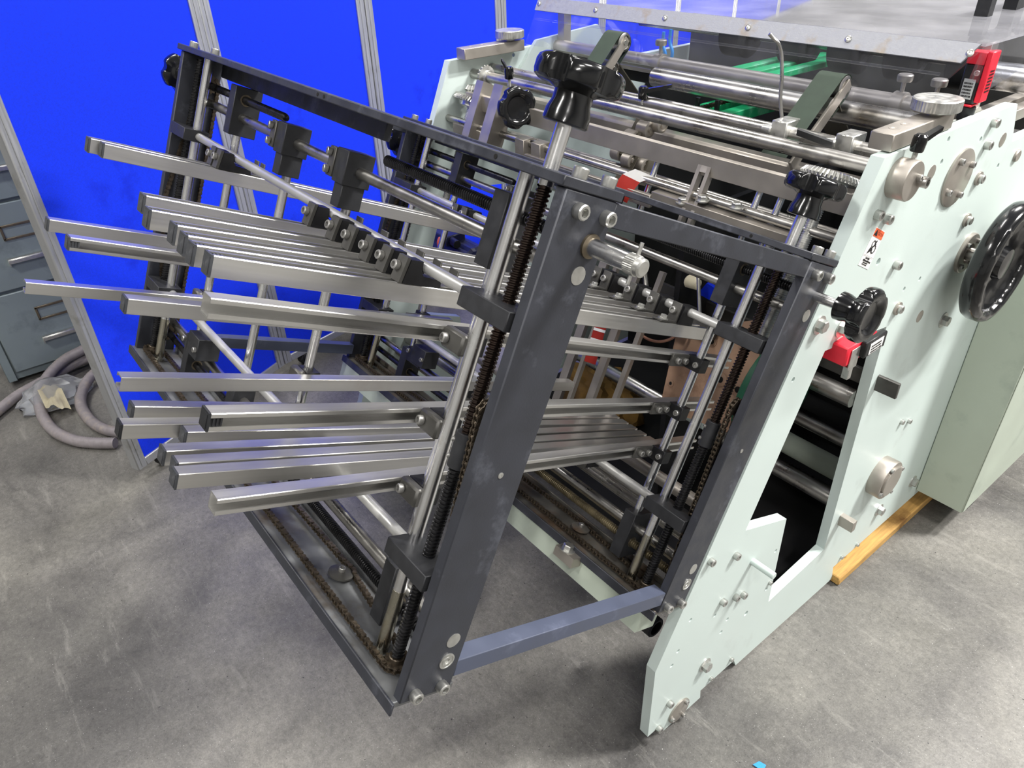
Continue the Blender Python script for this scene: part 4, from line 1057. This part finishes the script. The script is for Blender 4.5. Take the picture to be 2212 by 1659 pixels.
# inside: shafts, tubes and added dark panels standing in for shade, seen through the plate opening and between the rails
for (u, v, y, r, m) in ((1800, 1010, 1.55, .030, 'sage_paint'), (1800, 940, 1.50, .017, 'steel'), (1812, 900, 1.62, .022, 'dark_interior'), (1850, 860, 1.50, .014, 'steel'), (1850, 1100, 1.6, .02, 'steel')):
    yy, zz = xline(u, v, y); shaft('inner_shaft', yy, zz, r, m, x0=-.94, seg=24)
yy, zz = xline(1400, 838, 1.28); shaft('inner_shaft', yy, zz, .024, 'mint_paint', -.945, -.86)
bm = B(); box(bm, (-.96, 1.22, .05), (-.945, 1.86, .92)); MC.part('inner_shade_panel', bm, 'dark_interior', smooth=False)  # added dark sheet, stands in for the shade behind the opening
bm = B(); box(bm, (XL + .001, 1.86, .04), (PX - .023, 1.88, 1.0), 0); MC.part('rear_shade_panel', bm, 'dark_interior', smooth=False)  # added dark backdrop, the shade of the machine's depth as colour
bm = B(); box(bm, (XL + .001, 1.12, .03), (PX - .023, 1.86, .05), 0); MC.part('floor_shade_sheet', bm, 'dark_interior', smooth=False)  # added dark sheet, stands in for shaded floor under the machine
bm = B(); prism(bm, [F2W((XL + .001, d, p)) for d, p in ((.445, .640), (.50, .640), (.50, .682), (.445, .682))], V(PX - .023 - XL - .001, 0, 0)); MC.part('lower_beam', bm, 'sage_paint', smooth=False)
for (x, dd, pp) in ((-.745, .418, .672),):
    bm = B(); box(bm, (0, 0, 0), (.05, .03, .02)); 
    for v in bm.verts: v.co = F2W((x + v.co.x, dd + v.co.y, pp + v.co.z))
    bk = MC.part('jack_block', bm, 'nickel_plate', smooth=False)
    MC.inst('bolt', HEX, F2W((x + .02, dd + .012, pp + .02)), F2W((0, 0, 1)), 0, bk, .9)
for d_, p_, r_, m_ in ((.60, .80, .010, 'steel'), (.64, .76, .012, 'steel'), (.68, .82, .014, 'nickel_plate'), (.62, .72, .010, 'thread_brass')):
    q = F2W((0, d_, p_)); shaft('inner_shaft', q.y, q.z, r_, m_, seg=16)
for y, z, r in ((1.30, .62, .02), (1.42, .78, .016), (1.36, .30, .02)):
    shaft('inner_shaft', y, z, r, 'steel', seg=18)
for x, w_, d_, p0, p1 in ((-1.08, .022, .66, .78, 1.22), (-1.045, .010, .67, .78, 1.22), (-.985, .020, .66, .78, 1.22), (-.93, .012, .68, .78, 1.22)):
    bm = B(); prism(bm, [F2W(q) for q in ((x, d_, p0), (x + w_, d_, p0), (x + w_, d_, p1), (x, d_, p1))], F2W((0, .012, 0))); MC.part('inner_flat', bm, 'nickel_plate', smooth=False)
bm = B(); lathe(bm, F2W((-.70, .90, 1.05)), (1, 0, 0), [(.13, 0), (.135, .003), (.135, .027), (.13, .03), (.02, .03)], 40); MC.part('inner_pulley', bm, 'green_paint')
q = atY(1405, 1347, .85)
bm = B(); lathe(bm, (q.x - .03, q.y, q.z), (1, 0, 0), [(.020, 0), (.024, .001), (.024, .045), (.022, .047), (.017, .047), (.016, .01), (0, .01)], 24); MC.part('pipe_end', bm, 'dark_oxide')
def atF(u, v, d):
    n = F2W((0, 1, 0)); r_ = _ray(u, v); o_ = V(0, 0, CAM_Z); return o_ + r_ * ((d - n.dot(o_)) / n.dot(r_))
# ------------------------------------------------------------------ things around and on the machine
# perforated brown board leaning inside, behind the rear frame
t = None
corner = [atF(*q, .80) for q in ((1462, 715), (1640, 690), (1640, 960), (1425, 880))]
PB = Thing('perforated_board', corner[3], 'brown drilled board with round pads seen behind the rear frame screw', 'board')
bm = B(); prism(bm, corner, F2W((0, .02, 0))); brd = PB.part('board', bm, 'bakelite', smooth=False)
for (u, v, r) in ((1538, 738, .006), (1556, 820, .0075), (1594, 842, .0075), (1449, 828, .004)):
    c = atF(u, v, .7995); n = F2W((0, -1, 0))
    bm = B(); lathe(bm, c, n, [(r * 2.1, -.001), (r * 2.1, .0012), (r * 1.9, .0016), (r, .0016), (r * .95, .0002)], 22); pd = PB.part('pad', bm, 'bakelite', brd)
    bm = B(); lathe(bm, c, n, [(r * .95, 0), (r * .95, .0004)], 18); PB.part('drill_hole', bm, 'hole_dark', pd)
# clear guard over the feed end
GY0, GZ0, GY1, GZ1 = 1.365, 1.168, 1.418, 1.272
gx0, gx1 = XL + .008, PX - .022
G = Thing('safety_guard', ((gx0 + gx1) / 2, 1.9, 1.16), 'clear acrylic machine guard with grey metal strip and black handles', 'guard')
nrm = V(0, -(GZ1 - GZ0), GY1 - GY0).normalized()
def slab(name, a, b, th, m, x0, x1, off=0.0, parent=None):
    q = [V(x0, a[0], a[1]) + nrm * off, V(x1, a[0], a[1]) + nrm * off, V(x1, b[0], b[1]) + nrm * off, V(x0, b[0], b[1]) + nrm * off]
    bm = B(); prism(bm, q, nrm * th); return G.part(name, bm, m, parent, smooth=False)
bm = B(); prism(bm, [V(gx0, GY0, GZ0), V(gx1 - .065, GY0, GZ0), V(gx1, GY1, GZ1), V(gx0, GY1, GZ1)], nrm * .005); G.part('front_panel', bm, 'acrylic', smooth=False)
mixp = lambda k: (GY0 + (GY1 - GY0) * k, GZ0 + (GZ1 - GZ0) * k)
bm = B(); prism(bm, [V(x, *mixp(k)) + nrm * .0052 for x, k in ((gx0, .74), (gx1 - .022, .74), (gx1 - .004, 1.02), (gx0, 1.02))], nrm * .004); st = G.part('metal_strip', bm, 'cast_aluminium', smooth=False)
slab('strip_lip', mixp(.56), mixp(.60), .003, 'acrylic', gx0, gx1 - .05, -.0035)
for (u, v) in ((1156, 4), (1292, 15), (1442, 34), (1622, 55), (1838, 82), (2106, 113)):
    q = mixp(.88); x = atY(u, v, q[0]).x
    x = min(max(x, gx0 + .01), gx1 - .014)
    G.inst('screw', PAN, V(x, q[0], q[1]) + nrm * .0092, nrm, random.random(), st, 1.25)
bm = B(); box(bm, (gx0, GY1 + .002, GZ1 + .001), (gx1, 2.9, GZ1 + .006)); G.part('top_panel', bm, 'acrylic_sheen', smooth=False)  # grey reflection on the top is put into this material
bm = B(); prism(bm, [V(gx1 - .0045, y, z) for y, z in ((GY1 + .004, GZ1 + .0005), (1.62, GZ1 + .0005), (1.62, 1.215), (1.49, 1.195), (1.405, 1.225))], V(.004, 0, 0)); G.part('side_panel', bm, 'acrylic', smooth=False)
for (u, v, w_) in ((2122, 34, .03), (2192, 16, .03)):
    c = atZ(u, v, GZ1 + .0065)
    bm = B(); pts = [c + V(-.012, 0, 0), c + V(-.012, 0, .035), c + V(-.01, .02, .045), c + V(-.01, .11, .045), c + V(-.012, .13, .035), c + V(-.012, .13, 0)]
    for k in range(len(pts) - 1):
        a, b_ = pts[k], pts[k + 1]; d_ = (b_ - a).normalized(); n_ = V(1, 0, 0).cross(d_).normalized() * .011
        prism(bm, [a + n_, a - n_, b_ - n_, b_ + n_], V(.026, 0, 0))
    G.part('handle', bm, 'satin_black')
for x in (gx0 + .02, gx1 - .022):
    bm = B(); box(bm, (x - .013, 1.472, 1.161), (x + .013, 1.498, GZ1), .001); G.part('guard_post', bm, 'nickel_plate')
# interlock switch on the guard post
def printed_bars(T, parent, o, r, u, rows, m='black_print', lift=.0006):
    n = r.cross(u).normalized(); rs = random.Random(11)
    for row in range(rows):
        bm = B(); s = .1; q0 = .1 + row * .8 / rows
        while s < .85:
            w_ = rs.uniform(.03, .09)
            prism(bm, [o + r * a + u * b_ + n * lift for a, b_ in ((s, q0), (s + w_, q0), (s + w_, q0 + .45 / rows), (s, q0 + .45 / rows))], n * .0002); s += w_ + rs.uniform(.02, .05)
        T.part('small_print', bm, m, parent, smooth=False)
sy = 1.44
x0_, x1_ = atY(2068, 200, sy).x, atY(2108, 200, sy).x
zt, zb_ = atY(2095, 138, sy).z, atY(2095, 232, sy).z
SW = Thing('safety_switch', ((x0_ + x1_) / 2, sy, zb_ - .02), 'black safety switch with red side on the guard post', 'switch')
bm = B(); box(bm, (x0_, sy, zb_ + .004), (x1_, sy + .026, zt), .002); bd = SW.part('switch_body', bm, 'satin_black')
bm = B(); box(bm, (x1_ + .0003, sy - .001, zb_ + .008), (x1_ + .010, sy + .028, zt + .022), .0015); SW.part('red_cover', bm, 'red_plastic')
bm = B(); box(bm, (x0_, sy - .001, zt + .0003), (x1_, sy + .026, zt + .020), .001); SW.part('red_cover', bm, 'red_plastic')
bm = B(); box(bm, (x0_, sy - .001, zb_), (x1_, sy + .026, zb_ + .0037), .001); SW.part('red_seal', bm, 'red_plastic')
xm_ = (x0_ + x1_) / 2 + .004
bm = B(); cyl(bm, (xm_, sy + .013, zb_ - .024), (xm_, sy + .013, zb_ - .0003), .0135, 18, .002); SW.part('cable_gland', bm, 'satin_black')
wl_ = x1_ - x0_; h_ = zt - zb_
bm = B(); box(bm, (x0_ + wl_ * .18, sy - .0008, zb_ + h_ * .18), (x1_ - wl_ * .18, sy - .0001, zb_ + h_ * .66)); lb_ = SW.part('rating_label', bm, 'grey_print', bd)
printed_bars(SW, lb_, V(x0_ + wl_ * .18, sy - .0008, zb_ + h_ * .18), V(wl_ * .64, 0, 0), V(0, 0, h_ * .48), 5)
printed_bars(SW, bd, V(x1_ + .010, sy + .004, zb_ + .02), V(0, .020, 0), V(0, 0, h_ * .7), 7)
SW.inst('screw', CAPS, (x1_ - .006, sy, zt - .012), (0, -1, 0), 0, bd, .8)
# red switch in the plate opening
c = atX(1852, 752, PX + .028)
S2 = Thing('safety_switch', c - V(0, 0, .02), 'red safety switch with metal latch by the knob on the side plate', 'switch')
bm = B(); box(bm, (PX - .018, c.y - .034, c.z - .026), (PX + .030, c.y + .062, c.z + .012), .003); rb = S2.part('switch_body', bm, 'red_plastic')
bm = B(); box(bm, (PX + .0305, c.y + .004, c.z - .018), (PX + .042, c.y + .072, c.z + .014), .002); S2.part('actuator', bm, 'satin_black')
bm = B(); box(bm, (PX + .0422, c.y + .016, c.z - .014), (PX + .0427, c.y + .06, c.z + .008)); rl = S2.part('rating_label', bm, 'white_print')
printed_bars(S2, rl, V(PX + .0427, c.y + .016, c.z - .014), V(0, .044, 0), V(0, 0, .022), 3)
bm = B(); box(bm, (PX + .0305, c.y - .024, c.z - .036), (PX + .0325, c.y + .0035, c.z + .006), .0006); box(bm, (PX + .018, c.y - .014, c.z - .06), (PX + .031, c.y - .002, c.z - .035), .001); S2.part('latch_plate', bm, 'zinc')
printed_bars(S2, rb, V(PX + .022, c.y - .004, c.z + .012), V(0, .062, 0), V(-.030, 0, 0), 3)
# sage cover box beyond the plate
cy = 1.809; ctop = atY(2150, 492, cy).z
CB = Thing('cover_box', (-.45, 2.4, 0), 'sage green sheet-metal cover box standing out below the handwheel', 'cover')
bm = B(); box(bm, (PX + .001, cy, .087), (-.389, 2.9, ctop), .002); CB.part('cover_body', bm, 'sage_paint')
bm = B(); box(bm, (-.3888, cy + .004, .09), (-.3868, 2.9, ctop - .003), .0008); CB.part('side_sheet', bm, 'sage_paint')
bm = B(); box(bm, (PX + .01, 1.95, 0), (-.41, 2.0, .0868), .002); CB.part('foot', bm, 'satin_black')
# pallet boards under the machine
PL = Thing('wooden_pallet', (-.6, 1.9, 0), 'pale wooden pallet boards under the machine at its right end', 'pallet')
for x0, x1 in ((-.60, -.492),):
    bm = B(); box(bm, (x0, 1.415, .002), (x1, 2.9, .03), .003); PL.part('board', bm, 'pallet_wood')
for yb in (2.1, 2.7):
    bm = B(); box(bm, (-1.4, yb, .0302), (-.52, yb + .09, .056), .003); PL.part('cross_board', bm, 'pallet_wood')
# red and white hang tags
def tag_strip(label, pts, wv, m_top, m_bot, split):
    pts = [Vector(p) for p in pts]; wv = Vector(wv)
    T = Thing('hang_tag', pts[-1], label, 'tag', 'red and white tags')
    for a, b_, m in ((0, split, m_top), (split, len(pts) - 1, m_bot)):
        bm = B(); v0 = [bm.verts.new(p) for p in pts[a:b_ + 1]]; v1 = [bm.verts.new(p + wv) for p in pts[a:b_ + 1]]
        for k in range(len(v0) - 1): bm.faces.new((v0[k], v0[k + 1], v1[k + 1], v1[k]))
        bmesh.ops.solidify(bm, geom=bm.faces[:], thickness=.0008)
        T.part('tag_field', bm, m)
    return T
q0 = atY(1372, 365, 1.10); q1 = atY(1345, 376, 1.085); q2 = atY(1330, 395, 1.075); q3 = atY(1318, 420, 1.066)
wv = atY(1410, 383, 1.10) - q0
tag_strip('curled red and white paper tag on the rod behind the front top rail', [q0 + V(.01, .02, -.01), q0, q1, q2, q3], wv, 'white_print', 'red_print', 2)
a = [atF(*q, .655) for q in ((1290, 690), (1282, 710), (1274, 738), (1262, 780))]
TG = tag_strip('red striped sticker hanging between the upper and side rails', a, atF(1315, 697, .655) - a[0], 'red_print', 'red_print', 2)
for k in (.35, .8):
    p0 = a[0].lerp(a[2], k); wv2 = (atF(1315, 697, .655) - a[0]); dnv = (a[2] - a[0]) * .12
    bm = B(); n_ = F2W((0, -1, 0)); prism(bm, [p0 + n_ * .001, p0 + wv2 + n_ * .001, p0 + wv2 + dnv + n_ * .001, p0 + dnv + n_ * .001], n_ * .0004); TG.part('white_stripe', bm, 'white_print', smooth=False)
# dark blue motor behind the rails
c = atF(985, 555, .78)
MT = Thing('motor', c - F2W((0, 0, .05)), 'dark blue motor with orange cable behind the upper rails', 'motor')
bm = B(); lathe(bm, c - V(.10, 0, 0), (1, 0, 0), [(.05, 0), (.062, .004), (.062, .20), (.055, .21), (.03, .215)], 32, fn=lambda th, r, h: r * (1.03 if int(th / 6.2832 * 32 + .5) % 2 else .97)); mb = MT.part('motor_body', bm, 'navy_paint', angle=15)
bm = B(); box(bm, c + V(-.05, -.05, .055), c + V(.03, .02, .085), .003); MT.part('terminal_box', bm, 'navy_paint')
bm = B(); cyl(bm, c + V(.03, -.03, .07), c + V(.065, -.035, .07), .012, 16, .001); MT.part('cable_gland', bm, 'satin_black')
q = c + V(.0, -.052, .075)
bm = B(); sweep(bm, smooth_path([q, q + V(.015, -.015, -.005), q + V(.03, -.02, -.02), q + V(.06, -.02, -.04)], 6), .005, 10); MT.part('cable', bm, 'orange_cable')
# small fittings deep inside, seen between the rear frame's rods
for (u0, v0, u1, v1, d0, dp, m, nm) in ((1405, 655, 1460, 690, .74, .05, 'burnished', 'gear_housing'), (1462, 668, 1535, 705, .76, .05, 'burnished', 'gear_housing'), (1290, 640, 1330, 668, .78, .04, 'nickel_plate', 'inner_bracket')):
    a, b_ = W2F(atF(u0, v0, d0)), W2F(atF(u1, v1, d0))
    z0_, z1_ = sorted((a.z, b_.z)); x0q, x1q = sorted((a.x, b_.x))
    if z1_ - z0_ < .03: z0_ -= .03
    bm = B(); prism(bm, [F2W(q) for q in ((x0q, d0, z0_), (x1q, d0, z0_), (x1q, d0, z1_), (x0q, d0, z1_))], F2W((0, dp, 0))); MC.part(nm, bm, m, smooth=False)
q = atF(1500, 612, .78); bm = B(); lathe(bm, q - V(.02, 0, 0), (1, 0, 0), [(.012, 0), (.015, .004), (.012, .03), (.009, .032)], 20); MC.part('nylon_roller', bm, 'paper_cream')
q = atF(1532, 632, .82); bm = B(); prism(bm, [q + V(-.03, 0, -.014), q + V(.03, 0, -.02), q + V(.034, 0, .012), q + V(-.01, 0, .02)], V(0, .02, 0)); MC.part('cable_cover', bm, 'blue_felt', smooth=False)
for (u0, v0, u1, v1, d_, r_) in ((1508, 588, 1512, 690, .70, .004), (1392, 575, 1398, 640, .68, .006)):
    a, b_ = atF(u0, v0, d_), atF(u1, v1, d_); bm = B(); cyl(bm, a, b_, r_, 12); MC.part('inner_rod', bm, 'steel')
pts = [atF(u, v, .75) for u, v in ((1372, 708), (1395, 730), (1425, 738), (1455, 728), (1470, 700))]
bm = B(); sweep(bm, smooth_path(pts, 6), .0035, 8); MC.part('copper_pipe', bm, 'copper')
# ochre cloth heap on the floor inside
c = V(-1.40, 1.44, .0)
bm = B(); bmesh.ops.create_icosphere(bm, subdivisions=4, radius=1)
for v in bm.verts:
    n_ = 1 + .12 * math.sin(7 * v.co.x + 3 * v.co.z) * math.cos(6 * v.co.y) + .07 * math.sin(15 * v.co.y + 9 * v.co.x)
    v.co = V(c.x + v.co.x * .16 * n_, c.y + v.co.y * .11 * n_, .051 + max(0, v.co.z + .3) * .13 * n_)
single('cloth_bundle', bm, 'ochre_cloth', 'ochre cloth bundle lying inside the machine below the rails', 'cloth')

# chrome roller and bars beyond the guard post at the right edge
yy, zz = xline(2160, 165, 1.72); shaft('feed_roller', yy, zz, .026, 'chrome', x0=-.62)
for k, xo in enumerate((-.56, -.60)):
    bm = B(); box(bm, (xo - .012, 1.55, 1.10), (xo + .012, 1.95, 1.122), .001); MC.part('side_rail', bm, 'nickel_plate')
c = atZ(1640, 1655, .002)
bm = B(); prism(bm, [c + V(-.01, -.008, 0), c + V(.012, -.004, 0), c + V(.008, .012, 0), c + V(-.006, .008, 0)], V(0, 0, .0015))
single('blue_scrap', bm, 'blue_tube', 'tiny blue plastic scrap on the floor at the bottom edge', 'scrap', smooth=False)
